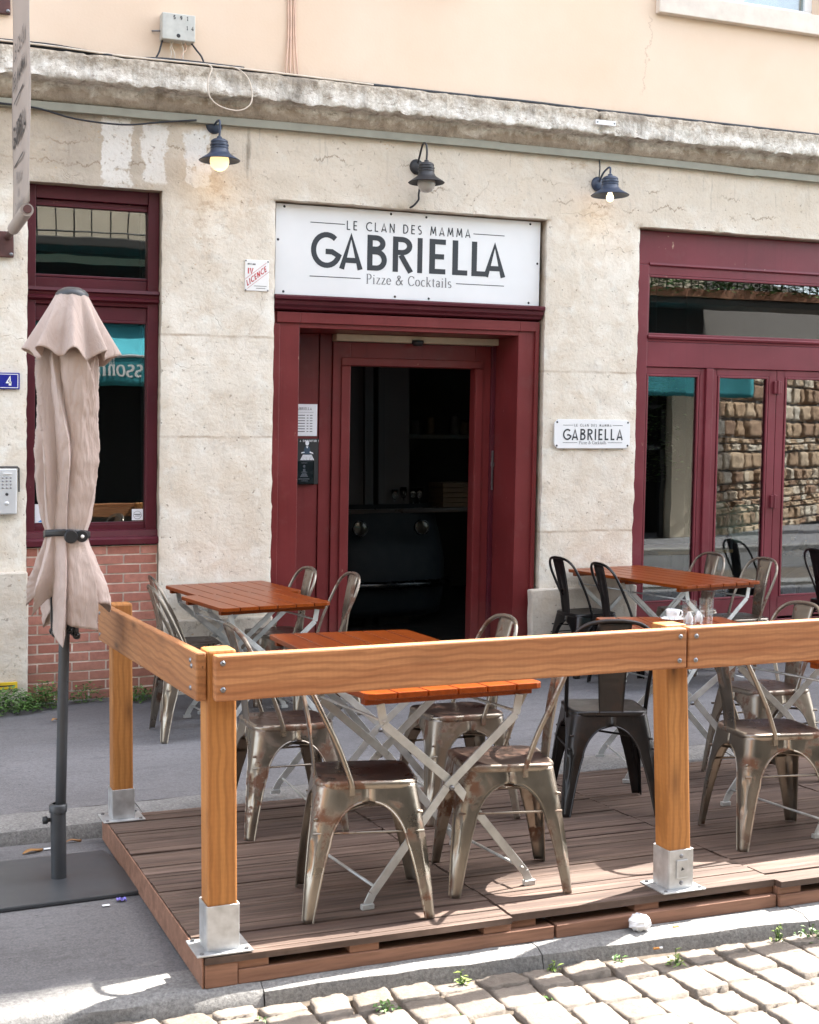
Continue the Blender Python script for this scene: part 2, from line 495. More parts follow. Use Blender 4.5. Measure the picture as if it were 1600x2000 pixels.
def render_mat():
    t = NT('peach_render')
    p = t.pos(); x, y, z = t.xyz(p)
    a = t.noise(p, 1.3, 6, .6); f = t.noise(p, 60, 4)
    col = t.mix(t.ramp(a, (.3, 0), (.7, 1)), (.69, .53, .395), (.73, .585, .46))
    wob = t.math('MULTIPLY', t.math('SUBTRACT', t.noise(t.map(p, (1, 1, 1)), 3.2, 7, .7), .5), .42)
    dx = t.math('ABSOLUTE', t.math('SUBTRACT', t.math('ADD', x, wob), t.math('ADD', 5.36, t.math('MULTIPLY', z, .03))))
    ck = t.math('MULTIPLY', t.ramp(dx, (.002, 1), (.007, 0)), t.n('MapRange', Value=z, i1=4.28, i2=4.34).outputs[0])
    ck = t.math('MULTIPLY', ck, t.n('MapRange', Value=z, i1=4.92, i2=4.86).outputs[0])
    col = t.mix(t.math('MULTIPLY', ck, .55), col, (.40, .27, .19))
    dirt = t.math('MULTIPLY', t.n('MapRange', Value=t.math('ADD', z, t.math('MULTIPLY', a, .25)), i1=4.36, i2=4.16).outputs[0], t.ramp(t.noise(p, 18, 6, .7), (.48, 0), (.7, .5)))
    col = t.mix(dirt, col, (.50, .30, .18))
    t.out(Base_Color=col, Roughness=.9, Normal=t.bump(f, .12, .006))
    t.b.inputs['Specular IOR Level'].default_value = .2
    return t.m
M['peach'] = render_mat()
M['sillstone'] = plain('painted_sill_stone', (.66, .58, .50), .85, vary=.1, bump=.2)
M['maroon'] = paint('maroon_paint', (.150, .022, .023))
M['maroon_dark'] = paint('dark_maroon_paint', (.082, .012, .020))
M['maroon_plum'] = paint('plum_paint', (.158, .025, .035))
M['brick'] = None
def brick_mat():
    t = NT('red_brick')
    p = t.pos()
    r = t.n('NewGeometry').outputs['Random Per Island']
    n = t.noise(p, 30, 6, .65)
    col = t.mix(r, (.34, .12, .085), (.45, .195, .145))
    col = t.mix(t.ramp(n, (.4, 0), (.75, .6)), col, (.20, .075, .05))
    x, y, z = t.xyz(p)
    low = t.n('MapRange', Value=t.math('ADD', z, t.math('MULTIPLY', t.noise(p, 6, 4), .3)), i1=.6, i2=.15).outputs[0]
    col = t.mix(t.math('MULTIPLY', low, .45), col, (.20, .11, .08))
    t.out(Base_Color=col, Roughness=.75, Normal=t.bump(n, .25, .005))
    return t.m
M['brick'] = brick_mat()
M['mortar'] = plain('mortar', (.62, .53, .46), .95, vary=.25, nscale=14, bump=.3)
M['pane'] = glass('window_glass')
M['white_sign'] = plain('white_enamel_panel', (.74, .745, .75), .35, vary=.03, nscale=3)
M['ink'] = plain('dark_lettering', (.022, .026, .033), .5, vary=.1)
M['ink_grey'] = plain('grey_lettering', (.16, .16, .17), .5, vary=.1)
M['ink_red'] = plain('red_lettering', (.50, .045, .06), .5, vary=.1)
M['black'] = plain('black_plastic', (.015, .016, .018), .45, vary=.2)
M['lampblue'] = plain('blue_black_lamp_paint', (.035, .05, .085), .42, vary=.25)
M['lampblack'] = plain('black_lamp_paint', (.024, .024, .027), .5, vary=.25)
M['zinc'] = plain('galvanised_steel', (.52, .53, .54), .48, metal=.75, vary=.2, nscale=22)
M['bolt'] = plain('bolt_steel', (.22, .22, .23), .35, metal=.9, vary=.2)
M['conduit'] = plain('grey_green_trunking', (.27, .265, .215), .6, vary=.12)
M['cable_black'] = plain('black_cable', (.02, .022, .028), .55)
M['cable_white'] = plain('cream_cable', (.60, .52, .43), .55)
M['cable_peach'] = plain('painted_cable', (.66, .45, .34), .6)
M['greybox'] = plain('pale_grey_box', (.50, .50, .46), .6, vary=.12, nscale=14)
M['bluepl'] = plain('blue_enamel', (.012, .014, .23), .3, vary=.05)
M['white'] = plain('white_paint', (.80, .80, .79), .45, vary=.04)
M['alu'] = plain('brushed_aluminium', (.62, .63, .64), .42, metal=.35, vary=.06)
M['asphalt'] = None
def asphalt(name, c, spots=True):
    t = NT(name)
    p = t.pos()
    a = t.noise(p, 1.5, 6, .6); g = t.noise(p, 130, 3, .7); m_ = t.noise(p, 14, 6, .65)
    col = t.mix(t.ramp(a, (.3, 0), (.7, 1)), tuple(x * .68 for x in c), tuple(x * 1.25 for x in c))
    col = t.mix(t.ramp(g, (.42, 0), (.66, .75)), col, tuple(x * 1.6 for x in c))
    g2 = t.noise(p, 55, 4, .75)
    col = t.mix(t.ramp(g2, (.48, 0), (.68, .6)), col, tuple(x * .5 for x in c))
    col = t.mix(t.ramp(m_, (.62, 0), (.72, .5)), col, tuple(x * .45 for x in c))
    if spots:
        sp = t.ramp(t.voro(t.map(p, (1, 2.2, 1)), 5.5), (.035, 1), (.055, 0))
        col = t.mix(t.math('MULTIPLY', sp, .75), col, (.02, .02, .022))
        gum = t.ramp(t.voro(t.map(p, (1, 1, 1), (3, 3, 0)), 3.3), (.03, 1), (.04, 0))
        col = t.mix(t.math('MULTIPLY', gum, .4), col, tuple(x * 1.8 for x in c))
        x, y, z = t.xyz(p)
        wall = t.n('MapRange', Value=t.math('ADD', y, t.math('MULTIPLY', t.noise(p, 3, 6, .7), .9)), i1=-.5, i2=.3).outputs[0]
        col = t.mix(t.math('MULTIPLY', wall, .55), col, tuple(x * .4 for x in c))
        sc_ = t.ramp(t.noise(t.map(p, (1.5, 6, 1)), 2.2, 7, .7), (.52, 0), (.68, .55))
        col = t.mix(sc_, col, tuple(x * .6 for x in c))
    t.out(Base_Color=col, Roughness=t.ramp(a, (.3, .62), (.7, .85)), Normal=t.bump(g, .35, .006, t.bump(m_, .15, .01)))
    return t.m
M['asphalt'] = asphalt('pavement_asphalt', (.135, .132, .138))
M['asphalt2'] = asphalt('bay_asphalt', (.125, .122, .126))
M['kerb'] = None
def granite(name, c):
    t = NT(name)
    p = t.pos()
    a = t.noise(p, 90, 4, .75); b = t.noise(p, 5, 6, .6)
    col = t.mix(t.ramp(a, (.33, 0), (.68, 1)), tuple(x * .55 for x in c), tuple(min(.8, x * 1.35) for x in c))
    col = t.mix(t.ramp(b, (.45, 0), (.75, .55)), col, tuple(x * .5 for x in c))
    t.out(Base_Color=col, Roughness=.85, Normal=t.bump(t.math('ADD', a, b), .4, .008))
    return t.m
M['kerb'] = granite('granite_kerb', (.21, .204, .197))
def sett_mat():
    t = NT('sandstone_setts')
    p = t.pos()
    r = t.n('NewGeometry').outputs['Random Per Island']
    a = t.noise(p, 70, 5, .7); b = t.noise(p, 9, 6, .6)
    col = t.mix(r, (.130, .105, .083), (.205, .172, .142))
    col = t.mix(t.ramp(b, (.4, 0), (.75, .75)), col, (.075, .060, .048))
    col = t.mix(t.ramp(a, (.35, 0), (.7, .4)), col, (.25, .215, .18))
    t.out(Base_Color=col, Roughness=.75, Normal=t.bump(t.math('ADD', a, t.math('MULTIPLY', b, 1.5)), .45, .008))
    return t.m
M['sett'] = sett_mat()
M['soil'] = plain('joint_soil', (.085, .066, .048), .95, vary=.4, nscale=25, bump=.5)
M['pine_x'] = wood('orange_pine_along_rail', 'x', (.34, .125, .045), (.54, .25, .105), knots=True)
M['pine_y'] = wood('orange_pine_side_rail', 'y', (.29, .11, .035), (.44, .20, .075), knots=True)
M['pine_z'] = wood('orange_pine_post', 'z', (.37, .14, .032), (.51, .225, .06), knots=True)
M['deck'] = wood('brown_decking', 'x', (.042, .027, .020), (.185, .124, .095), rough=.62, ringc=34)
M['deckedge'] = wood('deck_edge_wood', 'x', (.16, .075, .045), (.30, .155, .10), rough=.75)
M['slat'] = wood('red_brown_table_slats', 'y', (.185, .034, .004), (.26, .054, .006), rough=.3, coat=.0, local=True)
M['steel'] = steel('worn_raw_steel', (.27, .238, .20), rust=1., rough=.31)
M['steel_dk'] = steel('dark_gunmetal_steel', (.045, .044, .045), rust=.12, rough=.32)
M['seat_dk'] = steel('worn_brown_seat_steel', (.095, .068, .058), rust=.5, rough=.3)
M['galv'] = plain('galvanised_table_legs', (.50, .51, .50), .5, metal=.55, vary=.2, nscale=16, world=False)
M['fabric'] = None
def fabric():
    t = NT('mauve_beige_canvas')
    p = t.pos(); x, y, z = t.xyz(p)
    a = t.noise(p, 3.2, 6, .6)
    w = t.noise(t.map(p, (1, 1, 1)), 420, 2)
    st = t.math('MULTIPLY', t.ramp(t.noise(t.map(p, (5, 5, 1.4)), 1, 6, .6), (.55, 0), (.68, .5)), 1.)
    col = t.mix(t.ramp(a, (.3, 0), (.7, 1)), (.42, .335, .298), (.52, .425, .388))
    col = t.mix(st, col, (.33, .215, .155))
    t.out(Base_Color=col, Roughness=.9, Normal=t.bump(w, .25, .002, t.bump(t.noise(t.map(p, (15, 15, 3.5)), 1, 6, .6, .8), .5, .03)), Sheen_Weight=.15)
    t.b.inputs['Specular IOR Level'].default_value = .15
    return t.m
M['fabric'] = fabric()
M['pole'] = plain('anthracite_pole', (.05, .054, .06), .42, metal=.2, vary=.12)
M['plate'] = plain('anthracite_base_plate', (.055, .06, .066), .36, metal=.1, vary=.15, nscale=4)
M['banner'] = plain('beige_banner_cloth', (.40, .345, .31), .9, vary=.05, nscale=3)
M['bracket'] = plain('rusty_brown_bracket', (.085, .032, .028), .6, vary=.35)
M['leaf'] = None
def leafm(name, a, b):
    t = NT(name)
    r = t.n('NewGeometry').outputs['Random Per Island']
    t.out(Base_Color=t.mix(r, a, b), Roughness=.55)
    t.b.inputs['Subsurface Weight'].default_value = 0
    return t.m
M['leaf'] = leafm('weed_leaves', (.035, .085, .015), (.10, .20, .04))
M['leaf_pale'] = leafm('pale_weed_leaves', (.12, .20, .03), (.24, .30, .07))
M['paper'] = plain('white_paper', (.80, .81, .84), .8, vary=.03)
M['porcelain'] = plain('white_porcelain', (.82, .82, .81), .15, vary=.02)
M['clear'] = clear_glass('clear_drinking_glass')
M['thin_clear'] = glass('thin_clear_tumbler', (.97, .985, .985), .11)
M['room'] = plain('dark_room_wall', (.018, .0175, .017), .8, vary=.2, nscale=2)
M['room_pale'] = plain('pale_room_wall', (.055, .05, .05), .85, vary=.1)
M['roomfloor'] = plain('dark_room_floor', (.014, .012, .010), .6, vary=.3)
M['carblue'] = plain('petrol_blue_car_paint', (.0015, .005, .008), .7, vary=.1, coat=.0)
M['chrome'] = plain('chrome', (.06, .06, .06), .25, metal=1, vary=.03)
M['lens'] = plain('headlamp_lens', (.06, .055, .045), .15, metal=.6, vary=.1)
M['card'] = plain('brown_cardboard', (.075, .045, .022), .8, vary=.15)
M['bulb_on'] = glow('lit_bulb', (1, .72, .38), .9)
M['globe_on'] = glow('lit_frosted_globe', (1, .66, .28), .24)
M['bulb_off'] = plain('unlit_frosted_bulb', (.45, .43, .40), .25, vary=.05)
# ---------------------------------------------------------------- lettering drawn as strokes
def arc(cx, cy, rx, ry, a0, a1, n=14):
    return [(cx + rx * math.cos(R(a0 + (a1 - a0) * i / n)), cy + ry * math.sin(R(a0 + (a1 - a0) * i / n))) for i in range(n + 1)]

def caps(t):
    """upper-case geometric letters, cap height 1, stroke half width t: {char: (advance, strokes)}"""
    e = 1 - t
    G = {}
    G['A'] = (.62, [[(t * .6, 0), (.31, 1 - t * .95), (.62 - t * .6, 0)], [(.13, .25), (.49, .25)]])
    G['B'] = (.50, [[(t, 0), (t, 1)], [(t, e), (.24, e)] + arc(.24, .765, .19, .765 + .235 - t - .765, 90, -90) + [(t, .53 + t)], [(t, .53), (.26, .53)] + arc(.26, .265 + t / 2, .23 - t * .2, .265 - t / 2, 90, -90) + [(t, t)]])
    G['C'] = (.66, [arc(.45, .5, .45 - t, .5 - t, 52, 308, 22)])
    G['D'] = (.60, [[(t, 0), (t, 1)], [(t, e), (.2, e)] + arc(.2, .5, .40 - t, .5 - t, 90, -90, 18) + [(t, t)]])
    G['E'] = (.42, [[(t, 0), (t, 1)], [(t, e), (.42, e)], [(t, .5), (.38, .5)], [(t, t), (.42, t)]])
    G['G'] = (.68, [arc(.45, .5, .45 - t, .5 - t, 48, 352, 24)[:-1] + [(.68 - t, .46), (.42, .46)]])
    G['I'] = (2 * t, [[(t, 0), (t, 1)]])
    G['L'] = (.40, [[(t, 0), (t, 1)], [(t, t), (.40, t)]])
    G['M'] = (.74, [[(t * .8, 0), (.15, 1)], [(.13, 1), (.37, .18)], [(.37, .18), (.61, 1)], [(.59, 1), (.74 - t * .8, 0)]])
    G['N'] = (.58, [[(t, 0), (t, 1)], [(t * .7, 1), (.58 - t * .7, 0)], [(.58 - t, 0), (.58 - t, 1)]])
    G['O'] = (.84, [arc(.42, .5, .42 - t, .5 - t, 0, 360, 26)])
    G['P'] = (.48, [[(t, 0), (t, 1)], [(t, e), (.25, e)] + arc(.25, .72, .21, .28 - t, 90, -90) + [(t, .44 + t)]])
    G['R'] = (.52, [[(t, 0), (t, 1)], [(t, e), (.25, e)] + arc(.25, .74, .21, .26 - t, 90, -90) + [(t, .48 + t)], [(.22, .48), (.50, 0)]])
    G['S'] = (.46, [arc(.23, .745, .23 - t, .255 - t, 50, 250, 12) + arc(.23, .265, .23 - t, .265 - t, 85, -130, 14)])
    G['T'] = (.50, [[(0, e), (.50, e)], [(.25, 0), (.25, 1)]])
    G['V'] = (.60, [[(t * .6, 1), (.30, t * .4), (.60 - t * .6, 1)]])
    G['Z'] = (.50, [[(0, e), (.46, e), (.03, t), (.50, t)]])
    G['!'] = (2 * t, [[(t, .3), (t, 1)], [(t, 0), (t, 2 * t)]])
    G['1'] = (.34, [[(.02, .78), (.2, .96), (.2, 0)], [(.04, t), (.34, t)]])
    G['4'] = (.56, [[(.40, 0), (.40, .97), (.04, .30), (.56, .30)], [(.26, t), (.54, t)]])
    G['5'] = (.48, [[(.44, e), (.08, e), (.06, .56)] + arc(.20, .32, .24 - t * .2, .32 - t, 120, -140, 14)])
    G['9'] = (.50, [arc(.25, .68, .25 - t, .32 - t, 0, 360, 20), [(.5 - t, .68), (.44, .3), (.2, 0)]])
    G['2'] = (.48, [arc(.24, .74, .24 - t, .26 - t, 170, -30, 12) + [(.04, t), (.48, t)]])
    G[' '] = (.30, [])
    G['.'] = (2 * t, [[(t, 0), (t, 2 * t)]])
    return G

def lower(t):
    """roman letters with little serifs; third entry of a stroke list marks a hairline"""
    h = .64
    s = .09
    def sf(x, y, w=.10): return ('h', [(x - w, y), (x + w, y)])
    G = {}
    G['P'] = (.62, [[(.12, 0), (.12, 1)], sf(.12, .0), ('h', [(.02, 1), (.30, 1)]), arc(.30, .74, .24, .26, 90, -90), ('h', [(.12, .48), (.30, .48)])])
    G['C'] = (.74, [arc(.42, .5, .36, .5, 40, 320, 20), ('h', [(.70, .98), (.70, .72)])])
    G['i'] = (.28, [[(.13, 0), (.13, h)], sf(.13, 0), ('h', [(.03, h), (.13, h)]), [(.13, .84), (.13, .94)]])
    G['z'] = (.48, [('h', [(.04, h), (.42, h)]), [(.40, h), (.06, .0)], ('h', [(.04, 0), (.44, 0), (.44, .14)])])
    G['e'] = (.52, [arc(.26, .32, .22, .32, 0, 320, 18), ('h', [(.05, .36), (.47, .36)])])
    G['&'] = (.86, [[(.78, .02), (.26, .72)] + arc(.36, .82, .14, .16, 200, -20, 10) + [(.18, .42)] + arc(.30, .24, .24, .24, 140, 350, 12) + [(.72, .48)], ('h', [(.62, .50), (.84, .50)])])
    G['o'] = (.56, [arc(.28, .32, .23, .32, 0, 360, 20)])
    G['c'] = (.48, [arc(.27, .32, .22, .32, 50, 310, 16)])
    G['k'] = (.58, [[(.12, 0), (.12, 1)], sf(.12, 0), ('h', [(.02, 1), (.12, 1)]), ('h', [(.14, .26), (.46, h)]), [(.26, .36), (.50, 0)], sf(.50, 0, .07), sf(.46, h, .07)])
    G['t'] = (.38, [[(.16, .84), (.16, .12)] + arc(.25, .12, .09, .12, 180, 290, 6), ('h', [(.03, h), (.33, h)])])
    G['a'] = (.50, [arc(.22, .48, .16, .16, 160, 0, 8) + [(.38, .10), (.46, .02)], arc(.21, .18, .16, .18, 0, 360, 16)])
    G['l'] = (.28, [[(.13, 0), (.13, 1)], sf(.13, 0), ('h', [(.03, 1), (.13, 1)])])
    G['s'] = (.42, [arc(.21, .48, .16, .16, 40, 260, 10) + arc(.21, .16, .17, .16, 80, -140, 10)])
    G['n'] = (.58, [[(.12, 0), (.12, h)], sf(.12, 0), ('h', [(.02, h), (.12, h)]), arc(.28, .42, .16, .22, 170, 0, 8) + [(.44, 0)], sf(.44, 0)])
    G[' '] = (.32, [])
    return G

def write(mb, text, glyphs, fn, x0, z0, h, w=None, gap=.16, t=.05, thin=None, mirror=False, gaps=None):
    """draws text as mitred ribbons. fn(u, v, d) -> 3-D; (x0,z0) lower left, h cap height, w total width (stretches the gaps)"""
    adv = [glyphs[c][0] for c in text]
    n = len(text)
    if w is not None:
        gap = (w / h - sum(adv)) / max(1, n - 1)
    x = 0
    lay = 0
    for c, a in zip(text, adv):
        for st in glyphs[c][1]:
            hair = isinstance(st, tuple)
            pts = [Vector(p) for p in (st[1] if hair else st)]
            q = []
            for p in pts:
                if not q or (p - q[-1]).length > 1e-4: q.append(p)
            closed = (q[0] - q[-1]).length < 1e-3
            L = []; Rr = []
            m = len(q)
            for i in range(m):
                d0 = (q[i] - q[i - 1]) if i > 0 else (q[-1] - q[-2] if closed else q[1] - q[0])
                d1 = (q[i + 1] - q[i]) if i < m - 1 else (q[1] - q[0] if closed else q[-1] - q[-2])
                d0 = d0.normalized(); d1 = d1.normalized()
                n0 = Vector((-d0.y, d0.x)); n1 = Vector((-d1.y, d1.x))
                mv = n0 + n1
                mv = mv.normalized() if mv.length > 1e-3 else n0
                k = 1 / max(.78, mv.dot(n0))
                hw = t
                if thin is not None:
                    dd = (d0 + d1); dd = dd.normalized() if dd.length > 1e-3 else d0
                    hw = thin if hair else thin + (t - thin) * abs(dd.y) ** .7
                L.append(q[i] + mv * hw * k); Rr.append(q[i] - mv * hw * k)
            lay += 1
            dd = (lay % 4) * .00025
            v = []
            for p in L + Rr:
                u = x + p.x
                if mirror: u = (sum(adv) + gap * (n - 1)) - u
                v.append(fn(x0 + u * h, z0 + p.y * h, dd))
            mb.add(v, [(i, i + 1, m + i + 1, m + i) for i in range(m - 1)])
        x += a + gap
    return mb

def wallfn(y):
    return lambda u, v, d: (lean(u, v), y - d, v)

def rule(mb, fn, x0, x1, z, hw):
    mb.add([fn(x0, z - hw, 0), fn(x1, z - hw, 0), fn(x1, z + hw, 0), fn(x0, z + hw, 0)], [(0, 1, 2, 3)])

CAPB, CAPM, CAPL, LOW = caps(.075), caps(.05), caps(.075), lower(.07)
# ---------------------------------------------------------------- ground
def plane(name, x0, x1, y0, y1, zf, m, nx=2, ny=2, jit=0):
    mb = MB()
    mb.grid(nx, ny, lambda i, j: (x0 + (x1 - x0) * i / (nx - 1), y0 + (y1 - y0) * j / (ny - 1),
            zf(x0 + (x1 - x0) * i / (nx - 1), y0 + (y1 - y0) * j / (ny - 1)) + (jit * nz(i * .37, j * .41) if jit else 0)))
    return tag(obj(name, mb, m, smooth=True), kind='structure')

def dz(x, y):                            # the terrace and the parking bay fall gently towards the house
    return .116 - .0134 * (x - 2) - .0292 * (y + 5)
KERB_Y = lambda x: -4.83 - .046 * (x - .33)      # street edge of the outer kerb
plane('ground', -60, 60, -60, 40, lambda x, y: -.16, M['soil'])
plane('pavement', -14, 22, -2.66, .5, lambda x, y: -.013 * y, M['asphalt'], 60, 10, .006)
plane('parking_bay', -14, 22, -4.66, -2.93, lambda x, y: dz(x, y) - .105, M['asphalt2'], 60, 10, .004)
def kerb(name, y0, y1, ztop, drop, n0=-14, n1=22, step=1.02, yf=None):
    mb = MB()
    x = n0 + .31
    while x < n1:
        L = step * random.uniform(.85, 1.15)
        nx = 12
        prof = [(0, 0), (.0, .55), (.06, .9), (.2, 1.0), (.5, 1.0), (.9, 1.0), (1, .98), (1, .3)]
        sd = random.random() * 50
        def fn(i, j):
            xx = x + (L - .003) * i / (nx - 1)
            a, b = prof[j]
            yy0 = y0 + (yf(xx) if yf else 0)
            yy = yy0 + (y1 + (yf(xx) * .6 if yf else 0) - yy0) * a
            z1 = ztop(xx, yy)
            e = .004 * nz(xx * 9 + sd, yy * 9, b * 3)
            return (xx + (e if 0 < i < nx - 1 else 0), yy + e * 1.4, z1 - drop * (1 - b) + e - (.002 if i in (0, nx - 1) else 0))
        mb.grid(nx, len(prof), fn)
        x += L
    return tag(obj(name, mb, M['kerb'], smooth=True, auto=50), kind='structure')
kerb('pavement_kerb', -2.93, -2.66, lambda x, y: -.013 * y + .002, .12)
kerb('street_kerb', -4.83, -4.62, lambda x, y: dz(x, y) - .097, .16, yf=lambda x: -.046 * (x - .33))
# ---- road of stone setts: courses run across the street, away from the kerb
def setts():
    mb = MB()
    x = -2.4
    rnd = random.Random(3)
    while x < 7.5:
        w = rnd.uniform(.125, .165)
        y = KERB_Y(x) - .012 - rnd.uniform(0, .12)
        first = True
        while y > -6.95:
            if first:
                y1 = KERB_Y(x + w / 2) - .016; L = max(.07, y1 - y + .05); y0 = y1 - L; first = False
            else:
                L = rnd.uniform(.14, .21); y1 = y; y0 = y - L
            g = rnd.uniform(.001, .009)
            zt = -.088 + rnd.uniform(-.008, .008) + dz(x, y1) - .06 + .0292 * (y1 + 4.9)
            tx, ty = rnd.uniform(-.045, .045), rnd.uniform(-.035, .035)
            n = 7
            sd = rnd.random() * 90
            cx, cy = x + w / 2, (y0 + y1) / 2
            near = y1 > -6.2 and -.6 < x < 5
            n = 13 if near else 4
            sk = rnd.uniform(-.012, .012)
            def fn(i, j):
                u, v = i / (n - 1) * 2 - 1, j / (n - 1) * 2 - 1
                # pillow: the outer ring drops down as the side of the stone
                eu, ev = max(-1, min(1, u * 1.10)), max(-1, min(1, v * 1.10))
                r = max(abs(u), abs(v))
                hx, hy = (w - g) / 2, (y1 - y0 - g) / 2
                k = .006 * (abs(eu * ev)) ** 5
                px = cx + eu * (hx - k) + sk * ev + .008 * nz(cx * 7 + eu * 1.4 + sd, ev * 1.4) + .004 * nz(eu * 4 + sd, ev * 4, 3)
                py = cy + ev * (hy - k) + .008 * nz(sd, cy * 7 + ev * 1.4, eu * 1.4) + .004 * nz(eu * 4, ev * 4 + sd, 6)
                zz = zt + tx * eu * hx + ty * ev * hy - .004 * r ** 10 + .003 * nz(eu * 1.7 + sd, ev * 1.7, 4) + .003 * nz(eu * 5 + sd, ev * 5, 9)
                if r > .99: zz -= .055
                return (px, py, zz)
            mb.grid(n, n, fn)
            y = y0
        x += w
    return mb
tag(obj('cobbled_road', setts(), M['sett'], smooth=True), kind='structure')
plane('road_bed', -14, 22, -9.6, -4.8, lambda x, y: -.058 + dz(x, -4.9) - .105, M['soil'], 120, 40, .010)
plane('far_pavement', -30, 40, -14, -9.6, lambda x, y: -.06, M['asphalt'])
plane('roadway', -30, 40, -9.42, -7.0, lambda x, y: -.155, asphalt('dark_roadway_asphalt', (.075, .074, .075), False))
tag(obj('far_kerb', MB().box(-30, 40, -9.62, -9.40, -.4, -.052), M['kerb'], bevel=.02), kind='structure')
plane('inner_ground', -14, 22, .5, 12, lambda x, y: -.02, M['roomfloor'])
# ---------------------------------------------------------------- the old house
house = thing('cafe_building', 'old corner house with peach render above a worn limestone shop front and maroon joinery', 'building')
HOLES = [(.925, 1.775, 0, 3.318), (2.540, 4.612, 0, 3.312), (5.405, 8.62, 0, 3.312)]
def ground_wall():
    def lines(a, b, step, snaps):
        ls = sorted(set([a, b] + [s for s in snaps if a < s < b]))
        out = []
        for p, q in zip(ls, ls[1:]):
            n = max(1, round((q - p) / step))
            out += [p + (q - p) * i / n for i in range(n)]
        return out + [b]
    xs = lines(-6, .7, .5, []) [:-1] + lines(.7, 7.2, .034, [h[i] for h in HOLES for i in (0, 1)])[:-1] + lines(7.2, 26, .4, [8.62])
    zs = lines(-.15, 3.86, .034, [3.312, 3.318])
    mb = MB()
    idx = {}
    def inside(xm, zm):
        return any(a < xm < b and c - .2 < zm < d for a, b, c, d in HOLES)
    def disp(x, y, z):
        e = .010 * nz(x * 2.3, z * 2.3, 3) + .006 * nz(x * 9, y * 9, z * 9 + 5) + .003 * nz(x * 27, y * 27, z * 27)
        ex = .006 * nz(x * 11 + 40, z * 11, y * 11) + .004 * nz(x * 31, z * 31, 7)
        return (lean(x + ex, z), y + e, z + .6 * ex)
    def V(x, y, z):
        k = (round(x, 5), round(y, 5), round(z, 5))
        if k not in idx:
            idx[k] = len(mb.v)
            mb.v.append(disp(x, y, z))
        return idx[k]
    edge = lambda x, z: any((abs(x - a) < 1e-4 or abs(x - b) < 1e-4) and z < d + 1e-4 or abs(z - d) < 1e-4 and a - 1e-4 <= x <= b + 1e-4 for a, b, c, d in HOLES)
    def VF(x, z):                        # front face; the arrises are worn back a little
        return V(x, .009 if edge(x, z) else 0, z)
    for i in range(len(xs) - 1):
        for j in range(len(zs) - 1):
            if inside((xs[i] + xs[i + 1]) / 2, (zs[j] + zs[j + 1]) / 2): continue
            mb.f.append((VF(xs[i], zs[j]), VF(xs[i + 1], zs[j]), VF(xs[i + 1], zs[j + 1]), VF(xs[i], zs[j + 1])))
    ys = [.009, .05, .1, .16, .24, .34, .46]
    for a, b, c, d in HOLES:
        zz = [z for z in zs if z <= d + 1e-5]
        xx = [x for x in xs if a - 1e-5 <= x <= b + 1e-5]
        for y0, y1 in zip(ys, ys[1:]):
            for z0, z1 in zip(zz, zz[1:]):
                mb.f.append((V(a, y0, z0), V(a, y1, z0), V(a, y1, z1), V(a, y0, z1)))
                mb.f.append((V(b, y0, z0), V(b, y0, z1), V(b, y1, z1), V(b, y1, z0)))
            for x0, x1 in zip(xx, xx[1:]):
                mb.f.append((V(x0, y0, d), V(x0, y1, d), V(x1, y1, d), V(x1, y0, d)))
    return mb
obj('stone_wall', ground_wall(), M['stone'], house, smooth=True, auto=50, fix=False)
def lump(mb, x0, x1, y0, y1, z0, z1, step=.05, amp=.008, lean_=True, seed=0):
    """rough stone block: a box cut fine and roughened"""
    nx, ny, nz_ = (max(2, int((b - a) / step) + 1) for a, b in ((x0, x1), (y0, y1), (z0, z1)))
    def P(x, y, z):
        e = amp * nz(x * 9 + seed, y * 9, z * 9); e2 = amp * nz(x * 9, y * 9 + 30, z * 9 + seed)
        q = (x + e, y + e2, z + e * .7)
        return (lean(q[0], q[2]), q[1], q[2]) if lean_ else q
    def face(n, m, fn): mb.grid(n, m, fn)
    L = lambda a, b, i, n: a + (b - a) * i / (n - 1)
    for y in (y0, y1): face(nx, nz_, lambda i, j: P(L(x0, x1, i, nx), y, L(z0, z1, j, nz_)))
    for x in (x0, x1): face(ny, nz_, lambda i, j: P(x, L(y0, y1, i, ny), L(z0, z1, j, nz_)))
    for z in (z0, z1): face(nx, ny, lambda i, j: P(L(x0, x1, i, nx), L(y0, y1, j, ny), z))
    return mb
for a, b, c, z in ((4.525, 5.43, -.045, .60), (1.80, 2.55, -.03, .50), (-6, .935, -.035, .86), (8.6, 9.6, -.045, .6)):
    obj('stone_plinth', lump(MB(), a, b, c, .03, -.1, z), M['plinth'], house, smooth=True, auto=50, bevel=.012)
